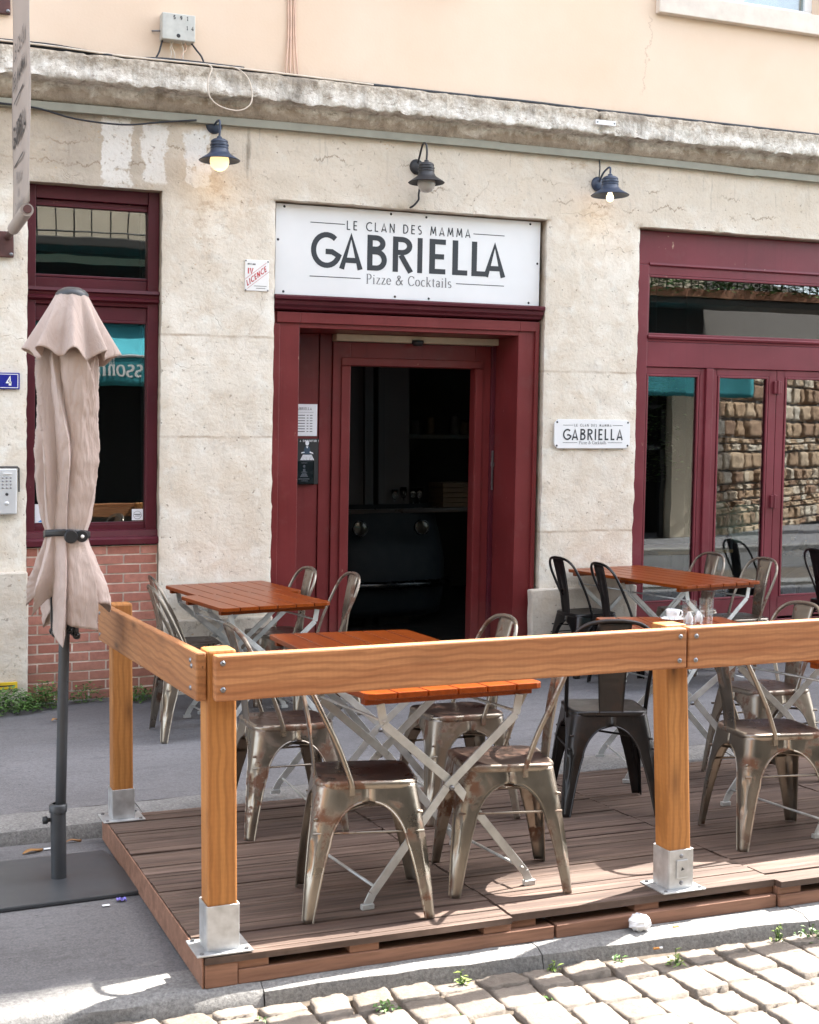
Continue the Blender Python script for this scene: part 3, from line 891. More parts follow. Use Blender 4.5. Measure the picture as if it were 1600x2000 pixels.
def cornice():
    prof = [(.0, 4.125), (-.07, 4.118), (-.125, 4.105), (-.145, 4.085), (-.15, 4.05), (-.152, 4.01), (-.157, 3.97), (-.158, 3.942), (-.150, 3.932), (-.085, 3.930), (-.062, 3.924), (-.058, 3.89), (-.05, 3.862), (-.034, 3.84), (-.02, 3.822), (.0, 3.815)]
    joints = (-4.1, -1.6, 1.28, 4.96, 7.9, 10.2)
    mb = MB()
    xs = [-6 + .25 * i for i in range(24)] + [.0 + .018 * i for i in range(420)] + [7.56 + .25 * i for i in range(74)]
    def fn(i, j):
        x = xs[i]; y, z = prof[j]
        front = 2 <= j <= 8
        a = .010 if front else .004
        tb = noise.turbulence(Vector((x * 7, z * 10, 2)), 4, True) - .5
        if front: e0 = .020 * tb
        e = a * nz(x * 6, z * 9) + a * .8 * nz(x * 19, z * 22, 4) + a * .45 * nz(x * 47, z * 50, 9)
        ez = (.012 * nz(x * 5, 8) + .014 * nz(x * 13, 2) + .012 * max(0, nz(x * 29, 2)) + .006 * nz(x * 60, 2)) if 6 <= j <= 9 else .006 * nz(x * 9, j)
        if front: e += e0
        # flaked lower lip of the front face
        if 4 <= j <= 7: e += .014 * max(0, nz(x * 8, j * .35, 77)) * 1.6
        for q in joints:
            d = abs(x - q + .02 * nz(z * 30, q))
            if d < .03: e += .03 * (1 - d / .03) if j < 10 else .012 * (1 - d / .03)
        return (lean(x, z), y + e, z + ez)
    mb.grid(len(xs), len(prof), fn)
    return mb
obj('cornice', cornice(), M['cornice'], house, smooth=True, auto=60, fix=False)
# upper wall with a window opening, its stone surround out at the top of the picture
EAVE = 17.75
mb = MB()
for x0, x1, z0, z1 in ((-6, 2.42, 4.09, EAVE), (2.42, 3.86, 7.0, EAVE), (2.42, 3.86, 4.09, 5.06), (3.86, 5.62, 4.09, EAVE), (5.62, 7.0, 4.09, 5.06), (5.62, 7.0, 7.0, EAVE), (7.0, 26, 4.09, EAVE)):
    mb.box(x0, x1, .0, .4, z0, z1)
obj('rendered_wall', mb.shear(), M['peach'], house)
for wx in (5.62, 2.42):
    w = obj('upper_window', MB().box(wx - .14, wx + 1.52, -.062, -.001, 4.905, 5.058).box(wx - .13, wx - .002, -.03, -.001, 5.06, 7.1).box(wx + 1.382, wx + 1.51, -.03, -.001, 5.06, 7.1).shear(), M['sillstone'], house, bevel=.006)
    fr = MB()
    for a, b, c, d in ((0, 1.38, 5.062, 5.13), (0, .07, 5.13, 7.0), (1.31, 1.38, 5.13, 7.0), (.655, .725, 5.13, 7.0), (.07, 1.31, 6.93, 7.0)):
        fr.box(wx + a, wx + b, .09, .15, c, d)
    obj('frame', fr.shear(), M['white'], w, bevel=.005)
    obj('pane', MB().box(wx + .07, wx + 1.31, .115, .121, 5.13, 6.93).shear(), M['pane'], w)
    obj('curtain', MB().grid(40, 2, lambda i, j: (lean(wx + 1.38 * i / 39, 5.1), .26 + .02 * math.sin(i * 1.1), 5.06 + j * 1.94)), M['white'], w, smooth=True)
# roof: eave and an added shade block whose shadow edge falls across the front of the terrace
mb = MB().box(-8, 28, -.35, .6, EAVE, EAVE + .10)
mb.add([(-8, -.35, EAVE + .10), (28, -.35, EAVE + .10), (28, 5, EAVE + 2.4), (-8, 5, EAVE + 2.4)], [(0, 1, 2, 3)])
roof = obj('roof', mb, plain('roof_tiles', (.30, .13, .08), .8), house)
obj('bay_shade_block', MB().prism([(11.6, EAVE + .105), (14.75, EAVE + .105), (14.75, EAVE + 1.95), (13.2, EAVE + 2.6), (11.6, EAVE + 1.95)], lambda u, v, q: (u, -.34 + q, v), 2.6), M['peach'], roof)  # unseen gable block added on the roof to keep the parking bay shaded
for x0, x1, h in ((9.2, 10.1, .9), (21.4, 22.6, 1.1)):
    obj('chimney', MB().box(x0, x1, 1.2, 1.9, EAVE + .104, EAVE + .1 + h), M['peach'], roof)
# ---- shared joinery helpers
def F(mb, x0, x1, z0, z1, y0, y1):
    return mb.box(x0, x1, y0, y1, z0, z1)
def pane(parent, x0, x1, z0, z1, y):
    return obj('pane', MB().box(x0, x1, y, y + .006, z0, z1).shear(), M['pane'], parent)
def bead(mb, x0, x1, z0, z1, y, w=.018, d=.014):
    for a, b, c, e in ((x0, x1, z0 - w, z0), (x0, x1, z1, z1 + w), (x0 - w, x0, z0 - w, z1 + w), (x1, x1 + w, z0 - w, z1 + w)):
        mb.box(a, b, y - d, y + .004, c, e)
    return mb
def moulding(mb, x0, x1, prof):
    """prof = list of (y, z) from top to bottom, run along x"""
    n = len(prof)
    v = [(x, y, z) for x in (x0, x1) for y, z in prof]
    f = [(i, i + 1, n + i + 1, n + i) for i in range(n - 1)] + [tuple(range(n)), tuple(range(2 * n - 1, n - 1, -1)), (n - 1, 0, n, 2 * n - 1)]
    return mb.add(v, f)
# ---- left window over its brick panel
win = obj('shop_window', MB().box(.93, 1.77, .135, .20, 1.06, 1.09).shear(), M['maroon_dark'], house)
fr = MB()
F(fr, .928, .985, 1.0, 3.318, .09, .20); F(fr, 1.70, 1.772, 1.0, 3.318, .09, .20)
F(fr, .985, 1.70, 3.235, 3.318, .10, .20); F(fr, .985, 1.70, 3.19, 3.233, .13, .20)
F(fr, .985, 1.70, 2.66, 2.738, .12, .20)
F(fr, .985, 1.70, 2.475, 2.562, .115, .20); F(fr, .985, 1.70, 1.09, 1.142, .115, .20)
bead(fr, .985, 1.70, 2.757, 3.19, .13); bead(fr, .985, 1.695, 1.155, 2.458, .13)
obj('frame', fr.shear(), M['maroon_dark'], win, bevel=.004)
mm = MB()
moulding(mm, .93, 1.77, [(.14, 2.668), (.055, 2.668), (.05, 2.648), (.07, 2.64), (.075, 2.622), (.06, 2.612), (.062, 2.598), (.09, 2.585), (.095, 2.566), (.14, 2.56)])
obj('moulding', mm.shear(), M['maroon_dark'], win)
obj('sill', moulding(MB(), .926, 1.774, [(.14, 1.112), (.07, 1.10), (.06, 1.062), (.035, 1.056), (.02, 1.045), (.02, 1.012), (.14, 1.006)]).shear(), M['maroon_dark'], win)
pane(win, .99, 1.70, 2.745, 3.195, .138); pane(win, .99, 1.695, 1.148, 2.465, .138)
bp = MB(); rnd = random.Random(11)
zc = .0
row = 0
while zc < .985:
    h = .052
    x = .93 - (.11 if row % 2 else 0.0) - .03
    while x < 1.77:
        a, b = max(x, .932), min(x + .207, 1.768)
        if b - a > .02:
            q = rnd.uniform(-.0025, .0025)
            lump(bp, a, b, .045 + q, .09, zc + .006, zc + .006 + min(h, 1.0 - zc - .008), .04, .0016, True, rnd.random() * 40)
        x += .218
    zc += .0628; row += 1
pan = obj('brick_panel', bp, M['brick'], house, smooth=True, auto=40)
obj('mortar', MB().grid(30, 40, lambda i, j: (lean(.928 + .844 * i / 29, j / 39), 0.050 + .003 * nz(i * .9, j * .9), -.06 + 1.062 * j / 39)), M['mortar'], pan, smooth=True)
# ---- doorway
dr = obj('door_surround', MB().box(2.552, 2.743, .075, .52, -.02, 2.575).box(4.428, 4.588, .075, .52, -.02, 2.575).box(2.743, 4.428, .075, .52, 2.468, 2.575).shear(), M['maroon'], house, bevel=.004)
tr = MB()
F(tr, 2.575, 2.745, 2.50, 2.572, .055, .074); F(tr, 4.43, 4.566, 2.50, 2.572, .055, .074); F(tr, 2.745, 4.43, 2.50, 2.572, .055, .074)
F(tr, 2.548, 2.60, -.02, 2.49, .06, .074); F(tr, 4.56, 4.592, -.02, 2.572, .055, .074)
obj('trim', tr.shear(), M['maroon'], dr, bevel=.004)
obj('moulding', moulding(MB(), 2.545, 4.600, [(.10, 2.682), (.0, 2.682), (-.012, 2.672), (-.010, 2.655), (.012, 2.645), (.016, 2.622), (.035, 2.605), (.04, 2.592), (.056, 2.586), (.10, 2.578)]).shear(), M['maroon_dark'], dr)
pn = MB()
F(pn, 2.745, 3.03, .0, 2.467, .50, .54); F(pn, 3.032, 3.125, .0, 2.467, .488, .54)
obj('side_panel', pn.shear(), M['maroon'], dr, bevel=.004)
df = obj('door_frame', MB().box(3.127, 3.262, .47, .56, .0, 2.412).box(4.268, 4.427, .47, .56, .0, 2.412).box(3.262, 4.268, .47, .56, 2.24, 2.412).shear(), M['maroon'], house, bevel=.004)
db = MB()
F(db, 3.19, 3.26, .0, 2.238, .456, .469); F(db, 4.27, 4.33, .0, 2.238, .456, .469); F(db, 3.19, 4.33, 2.242, 2.30, .456, .469)
obj('inner_trim', db.shear(), M['maroon'], df, bevel=.005)
obj('jamb_edge', MB().box(4.395, 4.427, .44, .469, .0, 2.41).shear(), M['maroon_dark'], df, bevel=.003)
obj('lock_plate', MB().box(4.404, 4.420, .432, .4395, 1.32, 1.62).box(4.400, 4.424, .424, .4395, 1.50, 1.53).shear(), M['bolt'], df, bevel=.002)
obj('door_step', lump(MB(), 2.72, 4.44, .03, .62, -.06, .045, .08, .004), M['plinth'], house, smooth=True, auto=50)
hb = obj('header_beam', MB().box(3.127, 4.427, .40, .50, 2.416, 2.465).shear(), plain('cream_beam', (.52, .43, .31), .7), house, bevel=.004)
obj('door_sensor', MB().lathe((lean(3.76, 2.43), .40, 2.425), [(0, -.03), (.035, -.03), (.046, -.012), (.046, .008), (0, .008)], 20), M['black'], hb, smooth=True)
# ---- right-hand shop front
sf = obj('shop_front', MB().box(5.407, 8.615, .10, .2, 3.05, 3.308).shear(), M['maroon_plum'], house, bevel=.003)
g = MB()
F(g, 5.407, 5.545, .0, 3.048, .09, .2)
F(g, 5.545, 8.2, 2.975, 3.048, .105, .2)
F(g, 5.545, 8.2, 2.27, 2.462, .10, .2)
F(g, 8.2, 8.615, .0, 3.048, .09, .2)
for a, b in ((6.05, 6.10), (6.165, 6.215), (6.712, 6.785), (6.789, 6.866), (7.37, 7.42), (7.48, 7.53), (8.03, 8.2)):
    F(g, a, b, .0, 2.268, .115, .2)
F(g, 6.10, 6.165, .0, 2.268, .095, .2); F(g, 7.42, 7.48, .0, 2.268, .095, .2)
LIGHTS = [(5.56, 6.045), (6.22, 6.706), (6.872, 7.365), (7.535, 8.025)]
for a, b in LIGHTS:
    F(g, a - .02, b + .02, 2.215, 2.268, .115, .2); F(g, a - .02, b + .02, .27, .432, .115, .2)
    F(g, a - .02, b + .02, .0, .25, .115, .2)
    bead(g, a + .018, b - .018, .45, 2.197, .125)
    bead(g, a + .02, b - .02, .06, .215, .118, .012, .008)
bead(g, 5.563, 8.2, 2.53, 2.957, .12)
obj('frame', g.shear(), M['maroon_plum'], sf, bevel=.004)
obj('moulding', moulding(MB(), 5.547, 8.2, [(.14, 2.512), (.085, 2.512), (.075, 2.50), (.08, 2.487), (.096, 2.478), (.098, 2.464), (.14, 2.462)]).shear(), M['maroon_plum'], sf)
obj('moulding', moulding(MB(), 5.547, 8.2, [(.14, 3.07), (.088, 3.066), (.085, 3.05), (.098, 3.04), (.14, 3.038)]).shear(), M['maroon_plum'], sf)
for z in (2.13, 1.21):
    obj('hinge', MB().box(6.752, 6.822, .092, .114, z - .05, z + .05).tube([(6.787, .09, z - .055), (6.787, .09, z + .055)], .009, 8).shear(), M['maroon_plum'], sf, bevel=.003)
for a, b in LIGHTS:
    pane(sf, a - .005, b + .005, .44, 2.21, .132)
pane(sf, 5.55, 8.21, 2.515, 2.972, .130)
# ---------------------------------------------------------------- signs and fittings on the wall
def sign_lines(mb, y, x0, x1, zt, zb, c0, c1, a, b2):
    pass
# the big fascia sign
sg = thing('fascia_sign', 'large white painted board sign above the door reading GABRIELLA in dark letters', 'sign', (lean(3.57, 2.684), .07, 2.684))
obj('panel', MB().box(2.560, 4.585, .066, .085, 2.690, 3.304).shear(), M['white_sign'], sg, bevel=.002)
fn = wallfn(.0652)
lt = MB()
for ch, x0, x1 in (('G', 2.813, 2.985), ('A', 3.026, 3.187), ('B', 3.226, 3.361), ('R', 3.418, 3.562), ('I', 3.606, 3.645), ('E', 3.698, 3.825), ('L', 3.878, 3.998), ('L', 4.030, 4.145), ('A', 4.134, 4.297)):
    gl = {k: (v[0], v[1]) for k, v in CAPB.items()}
    sc = (x1 - x0) / gl[ch][0]
    H = .247
    mb2 = MB()
    write(mb2, ch, gl, lambda u, v, d, x0=x0, sc=sc: (lean(x0 + u * sc, 2.884 + v * H), .0652 - d, 2.884 + v * H), 0, 0, 1, t=.074)
    lt.add(mb2.v, mb2.f)
write(lt, 'LE CLAN DES MAMMA', CAPM, fn, 3.072, 3.155, .063, w=.944, t=.062)
for a, b, z in ((2.806, 3.058, 3.191), (4.040, 4.291, 3.186), (2.806, 3.180, 2.824), (3.910, 4.295, 2.823)):
    rule(lt, fn, a, b, z, .0028)
obj('lettering', lt, M['ink'], sg, fix=False)
lt = MB()
write(lt, 'Pizze & Cocktails', LOW, fn, 3.222, 2.792, .066, w=.652, t=.062, thin=.026)
obj('lettering', lt, M['ink_grey'], sg, fix=False)
for x, z in ((2.62, 3.285), (3.40, 3.285), (3.67, 3.28), (4.50, 3.285), (2.62, 2.71), (3.44, 2.71), (3.70, 2.707), (4.50, 2.71), (4.565, 3.0), (2.578, 3.06)):
    obj('screw', MB().lathe((lean(x, z), .066, z), [(0, .004), (.007, .003), (.009, 0)], 10, 'y'), M['black'], sg, smooth=True)
# small enamel sign with cut corners
ss = thing('wall_plaque', 'small white plaque with cut corners reading GABRIELLA on the stone pier right of the door', 'sign', (lean(5.015, 1.64), -.01, 1.64))
c = .028
poly = [(4.692 + c, 1.640), (5.340 - c, 1.640), (5.340, 1.640 + c), (5.340, 1.856 - c), (5.340 - c, 1.856), (4.692 + c, 1.856), (4.692, 1.856 - c), (4.692, 1.640 + c)]
obj('panel', MB().prism(poly, lambda u, v, d: (lean(u, v), -.026 + d, v), .014), M['white_sign'], ss, bevel=.002)
fn = wallfn(-.0272)
lt = MB()
write(lt, 'GABRIELLA', CAPB, fn, 4.762, 1.702, .084, w=.512, t=.07)
write(lt, 'LE CLAN DES MAMMA', CAPM, fn, 4.858, 1.803, .019, w=.316, t=.07)
for a, b, z in ((4.762, 4.848, 1.813), (5.186, 5.272, 1.813), (4.762, 4.885, 1.683), (5.146, 5.272, 1.683)):
    rule(lt, fn, a, b, z, .0015)
obj('lettering', lt, M['ink'], ss, fix=False)
lt = MB(); write(lt, 'Pizze & Cocktails', LOW, fn, 4.90, 1.672, .024, w=.232, t=.07, thin=.03)
obj('lettering', lt, M['ink_grey'], ss, fix=False)
for x, z in ((4.713, 1.835), (5.32, 1.835), (4.713, 1.661), (5.32, 1.661)):
    obj('screw', MB().lathe((lean(x, z), -.026, z), [(0, .004), (.006, .003), (.008, 0)], 10, 'y'), M['black'], ss, smooth=True)
# licence plate
lp = thing('licence_plate', 'small white enamel plate with red diagonal LICENCE lettering on the pier left of the door', 'sign', (lean(2.41, 2.69), -.005, 2.69))
obj('panel', MB().box(2.327, 2.494, -.014, -.006, 2.694, 2.902).shear(), M['white'], lp, bevel=.006)
fn = wallfn(-.0152)
ca, sa = math.cos(R(38)), math.sin(R(38))
dg = lambda u, v, d: (lean(2.345 + u * ca - v * sa * .3, 2.725 + u * sa + v * .98), -.0152 - d, 2.725 + u * sa + v * .98)
lt = MB()
write(lt, 'LICENCE', CAPL, dg, 0, 0, .038, w=.168, t=.085)
write(lt, 'IV', CAPL, fn, 2.348, 2.808, .038, gap=.2, t=.10)
rule(lt, dg, -.012, .178, .052, .0012); rule(lt, dg, -.005, .186, -.014, .0012)
obj('lettering', lt, M['ink_red'], lp, fix=False)
lt = MB()
for a, b, z in ((2.345, 2.36, 2.873), (2.364, 2.372, 2.873), (2.378, 2.40, 2.872)): rule(lt, fn, a, b, z, .005)
for a, b, z in ((2.39, 2.478, 2.728), (2.405, 2.47, 2.713)): rule(lt, fn, a, b, z, .0018)
obj('lettering', lt, M['ink_grey'], lp, fix=False)
for x, z in ((2.334, 2.895), (2.487, 2.893), (2.334, 2.70), (2.487, 2.701)): obj('screw', MB().lathe((lean(x, z), -.014, z), [(0, .004), (.005, .003), (.006, 0)], 8, 'y'), M['bolt'], lp, smooth=True)
# house number
hn = thing('house_number', 'blue enamel number plate reading 4 with a white border on the pale wall', 'sign', (lean(.80, 2.01), -.006, 2.01))
obj('panel', MB().box(.722, .879, -.018, -.004, 2.010, 2.114).shear(), M['bluepl'], hn, bevel=.004)
fn = wallfn(-.0192)
lt = MB()
for a, b, z, w in ((.732, .869, 2.104, .002), (.732, .869, 2.020, .002), (.732, .736, 2.062, .04), (.865, .869, 2.062, .04)): rule(lt, fn, a, b, z, w)
write(lt, '4', CAPB, fn, .797, 2.035, .056, t=.11)
obj('lettering', lt, M['white'], hn, fix=False)
# intercom
ic = thing('intercom', 'silver door intercom with keypad on the pale wall below the house number', 'intercom', (lean(.79, 1.22), -.02, 1.22))
obj('body', MB().box(.715, .862, -.055, -.004, 1.225, 1.512).shear(), M['alu'], ic, bevel=.008)
kp = MB()
for r_ in range(4):
    for c_ in range(3):
        kp.lathe((lean(.775 + c_ * .024, 1.45), -.055, 1.456 - r_ * .021), [(0, .004), (.006, .004), (.007, 0)], 10, 'y')
obj('keypad', kp, plain('grey_keys', (.30, .30, .31), .5), ic, smooth=True)
obj('camera_lens', MB().lathe((lean(.80, 1.35), -.055, 1.352), [(0, .003), (.006, .004), (.010, 0)], 14, 'y'), M['black'], ic, smooth=True)
obj('call_button', MB().lathe((lean(.80, 1.30), -.055, 1.295), [(0, .005), (.011, .005), (.014, 0)], 16, 'y'), M['alu'], ic, smooth=True)
obj('hood', MB().box(.775, .83, -.062, -.0552, 1.478, 1.486).shear(), M['white'], ic)
obj('cable', MB().tube([(lean(.7, 1.52), -.012, 1.522), (lean(.868, 1.52), -.012, 1.522), (lean(.877, 1.51), -.012, 1.512), (lean(.878, 1.35), -.012, 1.365)], .005, 6), M['cable_black'], ic, smooth=True)
# junction box with its wires
jb = thing('junction_box', 'pale grey junction box stencilled 591 and 14 on the peach wall', 'junction box', (lean(1.85, 4.265), 0, 4.265))
obj('body', MB().box(1.742, 1.958, -.085, -.002, 4.268, 4.437).shear(), M['greybox'], jb, bevel=.006)
fn = wallfn(-.0862)
lt = MB()
write(lt, '591', CAPB, fn, 1.815, 4.398, .025, w=.095, t=.1)
obj('lettering', lt, M['ink'], jb, fix=False); lt = MB()
write(lt, '14', CAPB, fn, 1.90, 4.338, .025, w=.045, t=.1)
obj('lettering', lt, M['ink'], jb, fix=False)
obj('lock', MB().lathe((lean(1.848, 4.30), -.085, 4.297), [(0, .002), (.006, .003), (.010, .004), (.013, 0)], 14, 'y'), M['black'], jb, smooth=True)
rnd = random.Random(5)
for k, (xa, xb, zb, m) in enumerate(((1.755, 1.70, 4.13, 'cable_black'), (1.94, 2.03, 4.14, 'cable_black'), (1.80, 1.83, 4.13, 'cable_white'), (1.83, 1.80, 4.14, 'cable_white'), (1.87, 1.89, 4.13, 'cable_white'), (1.90, 1.885, 4.13, 'cable_peach'))):
    pts = [(xa, -.04, 4.275)] + [(xa + (xb - xa) * t + rnd.uniform(-.016, .016), -.035 - .02 * t, 4.27 + (zb - 4.27) * t) for t in (.3, .6)] + [(xb, -.05, zb)]
    obj('wire', MB().tube([(lean(p.x, p.z), p.y, p.z) for p in cr(pts, 5)], .006 if 'black' in m else .0035, 6), M[m], jb, smooth=True)
obj('peg', MB().tube([(lean(1.69, 4.33), -.01, 4.33), (lean(1.742, 4.33), -.03, 4.33)], .005, 6), M['bolt'], jb, smooth=True)
# cables along the cornice
def cable(name, pts, r, m, label, n=6):
    return tag(obj(name, MB().tube([(lean(p.x, p.z), p.y, p.z) for p in cr(pts, n)], r, 6), M[m], smooth=True), label, 'cable')
cable('cable', [(-2, -.03, 4.15), (.4, -.04, 4.145), (.95, -.05, 4.14), (1.3, -.06, 4.128), (1.7, -.075, 4.128), (1.95, -.08, 4.132), (2.2, -.09, 4.127), (2.9, -.06, 4.13), (3.8, -.05, 4.13), (4.4, -.045, 4.136), (4.9, -.05, 4.13), (5.8, -.045, 4.133), (7.5, -.05, 4.13)], .011, 'cable_black', 'long black cable lying along the top of the cornice')
cable('cable', [(.2, -.07, 4.14), (.95, -.075, 4.150), (1.15, -.07, 4.146), (1.35, -.09, 4.125), (1.42, -.12, 4.112)], .009, 'cable_black', 'short black cable end curling over the cornice behind the banner')
cable('cable', [(1.63, -.06, 4.128), (1.75, -.08, 4.134), (1.95, -.10, 4.130), (2.1, -.11, 4.126), (2.28, -.10, 4.128)], .015, 'cable_black', 'thick black cable bundle just below the junction box')
cable('cable', [(.2, -.09, 4.135), (1.0, -.10, 4.137), (1.5, -.10, 4.124), (2.0, -.12, 4.124), (2.4, -.12, 4.122), (2.9, -.09, 4.126), (3.2, -.07, 4.128)], .006, 'cable_white', 'thin cream cable running beside the black one on the cornice')
cable('cable', [(2.03, -.12, 4.128), (2.05, -.165, 4.09), (2.02, -.185, 4.0), (2.03, -.20, 3.90), (2.10, -.20, 3.845), (2.22, -.20, 3.83), (2.30, -.195, 3.88), (2.31, -.19, 3.97), (2.28, -.175, 4.06), (2.21, -.14, 4.118), (2.1, -.09, 4.132)], .0045, 'cable_white', 'loop of cream wire hanging over the cornice below the junction box', 7)
cable('cable', [(.6, -.05, 3.77), (.95, -.05, 3.762), (1.2, -.055, 3.715), (1.5, -.055, 3.705), (1.75, -.05, 3.745), (1.98, -.045, 3.78)], .006, 'cable_black', 'thin black wire sagging under the grey trunking at left')
for k, (x, r) in enumerate(((2.605, .006), (2.622, .007), (2.642, .005), (2.655, .006))):
    pts = [(x + .006 * nz(i * .8, k), -.012, 4.125 + i * .3) for i in range(13)]
    pts[0] = (x + (k - 1.5) * .012, -.03, 4.122)
    o = cable('wall_cable', pts, r, 'cable_peach', 'peach painted cable climbing the upper wall beside three others')
    o['group'] = 'painted cables running up the wall'
td = tag(obj('cable_trunking', MB().add(*(lambda V: (V, [(4 * i + a, 4 * i + b, 4 * i + 4 + b, 4 * i + 4 + a) for i in range(len(V) // 4 - 1) for a, b in ((0, 1), (1, 2), (2, 3), (3, 0))] + [(0, 1, 2, 3)]))(
    [(lean(x, z), y, z + dzz) for x, z in ((-4, 3.77), (.95, 3.782), (1.5, 3.788), (1.508, 3.786), (2.6, 3.800), (3.49, 3.803), (4.18, 3.807), (4.188, 3.803), (5.2, 3.803), (6.05, 3.795), (6.40, 3.786), (6.41, 3.792), (7.5, 3.784), (12, 3.78)) for y, dzz in ((-.004, -.026), (-.042, -.026), (-.042, .026), (-.004, .026))])), M['conduit'], bevel=.003), 'grey green cable trunking running along the wall under the cornice', 'trunking')
wl = thing('stone_tag', 'small white metal tag bridging the crack in the cornice', 'tag', (lean(4.965, 4.0), -.16, 4.0))
obj('panel', MB().box(4.885, 5.052, -.185, -.176, 3.992, 4.026).shear(), M['white'], wl, bevel=.002)
for x in (4.90, 5.04): obj('bolt', MB().lathe((lean(x, 4.01), -.185, 4.010), [(0, .004), (.006, .003), (.007, 0)], 10, 'y'), M['bolt'], wl, smooth=True)
obj('patch', lump(MB(), 4.94, 4.985, -.178, -.15, 4.03, 4.085, .02, .004), M['cornice'], wl, smooth=True)
# ---- lamps
def wall_lamp(label, cx, cy, zs, half, lit, paintm, plate, arm, bulb, cap_h=.16):
    """cx,cy centre of the shade, zs its lower rim"""
    L = thing('wall_lamp', label, 'wall lamp', (lean(cx, zs), cy, zs), 'barn lamps over the shop front')
    X = lean(cx, zs)
    c = (X, cy, zs)
    sq = lambda P: [(r, h * .84) for r, h in P]
    obj('shade', MB().lathe(c, sq([(half * 1.05, -.004), (half * 1.05 + .004, .0), (half * .99, .010), (half * .84, .024), (half * .68, .038), (half * .55, .054), (half * .48, .072), (half * .45, .09), (half * .42, .09), (half * .46, .07), (half * .62, .038), (half * .82, .019), (half * .97, .005), (half * 1.05, -.004)]), 36), paintm, L, smooth=True, auto=50)
    k = half
    obj('cap', MB().lathe(c, sq([(0, .088), (k * .465, .086), (k * .48, .096), (k * .46, .099), (k * .45, .108), (k * .49, .111), (k * .49, .121), (k * .44, .124), (k * .43, .134), (k * .46, .137), (k * .44, .148), (k * .33, .160), (k * .2, .166), (k * .14, .170), (k * .13, .180), (k * .06, .186), (0, .186)]), 28), paintm, L, smooth=True, auto=50)
    px, pz = plate
    obj('wall_plate', MB().lathe((lean(px, pz), -.004, pz), [(0, .028), (.03, .026), (.045, .018), (.052, .008), (.055, 0)], 24, 'y'), paintm, L, smooth=True, auto=50)
    obj('arm', MB().tube(cr([(lean(x, z) if i < len(arm) - 1 else X, y, z) for i, (x, y, z) in enumerate(arm)], 7), .0075, 8), paintm, L, smooth=True)
    if bulb == 'globe':
        obj('globe', MB().lathe(c, [(.0, -.068), (.018, -.066), (.038, -.056), (.054, -.038), (.062, -.014), (.062, .004), (.056, .024), (.044, .038)], 28), M['globe_on'] if lit else M['bulb_off'], L, smooth=True)
    else:
        obj('bulb', MB().lathe((X, cy, zs), [(0, -.048), (.012, -.045), (.023, -.034), (.027, -.018), (.024, -.002), (.016, .014), (.013, .03), (.012, .06)], 24), M['bulb_on'] if lit else M['bulb_off'], L, smooth=True)
    if lit:
        d = bpy.data.lights.new('lamp_light', 'POINT')
        d.energy = .08; d.color = (1, .62, .28); d.shadow_soft_size = .04
        o = bpy.data.objects.new('lamp_light', d); COL.objects.link(o); o.parent = L
        o.location = (0, 0, -.11)
    return L
wall_lamp('lit blue black barn lamp with a frosted globe, above the left stone pier', 2.101, -.19, 3.502, .124, True, M['lampblue'], (2.108, 3.765), [(2.108, -.01, 3.765), (2.104, -.10, 3.772), (2.101, -.18, 3.755), (2.101, -.19, 3.70), (2.101, -.19, 3.650)], 'globe')
wall_lamp('unlit black barn lamp above the middle of the white sign', 3.553, -.20, 3.468, .117, False, M['lampblack'], (3.560, 3.612), [(3.56, -.01, 3.61), (3.558, -.06, 3.68), (3.555, -.12, 3.745), (3.553, -.18, 3.735), (3.553, -.20, 3.68), (3.553, -.20, 3.616)], 'globe')
wall_lamp('lit dark blue barn lamp with a bare round bulb, above the right stone pier', 5.003, -.21, 3.484, .130, True, M['lampblue'], (5.018, 3.602), [(5.018, -.01, 3.60), (5.016, -.05, 3.64), (5.012, -.10, 3.672), (5.006, -.17, 3.690), (5.003, -.205, 3.68), (5.003, -.21, 3.632)], 'bulb')
cable('lamp_cable', [(3.575, -.02, 3.57), (3.578, -.03, 3.50), (3.57, -.025, 3.42), (3.57, -.02, 3.38), (3.53, -.012, 3.335), (3.50, .04, 3.322)], .007, 'cable_black', 'black flex hanging from the middle lamp down to the white sign')
cable('lamp_cable', [(5.02, -.012, 3.78), (5.018, -.03, 3.72), (5.02, -.02, 3.66), (5.016, -.03, 3.61)], .005, 'cable_black', 'thin dark flex dropping from the trunking to the right lamp')
# ---- banner on two arms, set square to the wall at the left
bn = thing('hanging_banner', 'tall beige cloth banner sign standing square to the wall at the left edge', 'banner', (.80, -.62, 2.9))
BX = .852
def bx(z): return BX + .012 * (z - 3)
def ban(i, j):
    y = -.33 - .88 * i / 11; z = 2.985 + 2.1 * j / 30
    return (bx(z) + .004 * math.sin(i * .9 + j * .5), y, z)
obj('cloth', MB().grid(12, 31, ban), M['banner'], bn, smooth=True, solid=.004)
def bfn(u, v, d): return (bx(v) - .0085 - d, -.37 - u * 1.1, v)
lt = MB()
write(lt, 'LE CLAN', CAPM, bfn, .12, 3.90, .085, w=.46, t=.07)
write(lt, 'DES MAMMA', CAPM, bfn, .07, 3.74, .085, w=.56, t=.07)
write(lt, 'GABRIELLA', CAPB, bfn, .05, 3.40, .13, w=.60, t=.07)
for z in (3.66, 3.29): rule(lt, bfn, .12, .56, z, .006)
obj('lettering', lt, M['ink'], bn, fix=False)
lt = MB()
write(lt, 'Pizze', LOW, bfn, .22, 3.17, .07, t=.07, thin=.03)
obj('lettering', lt, M['ink_grey'], bn, fix=False); lt = MB()
write(lt, '&', LOW, bfn, .30, 3.09, .05, t=.07, thin=.03)
obj('lettering', lt, M['ink_grey'], bn, fix=False); lt = MB()
write(lt, 'Cocktails', LOW, bfn, .17, 2.995 + .015, .06, w=.36, t=.07, thin=.03)
obj('lettering', lt, M['ink_grey'], bn, fix=False)
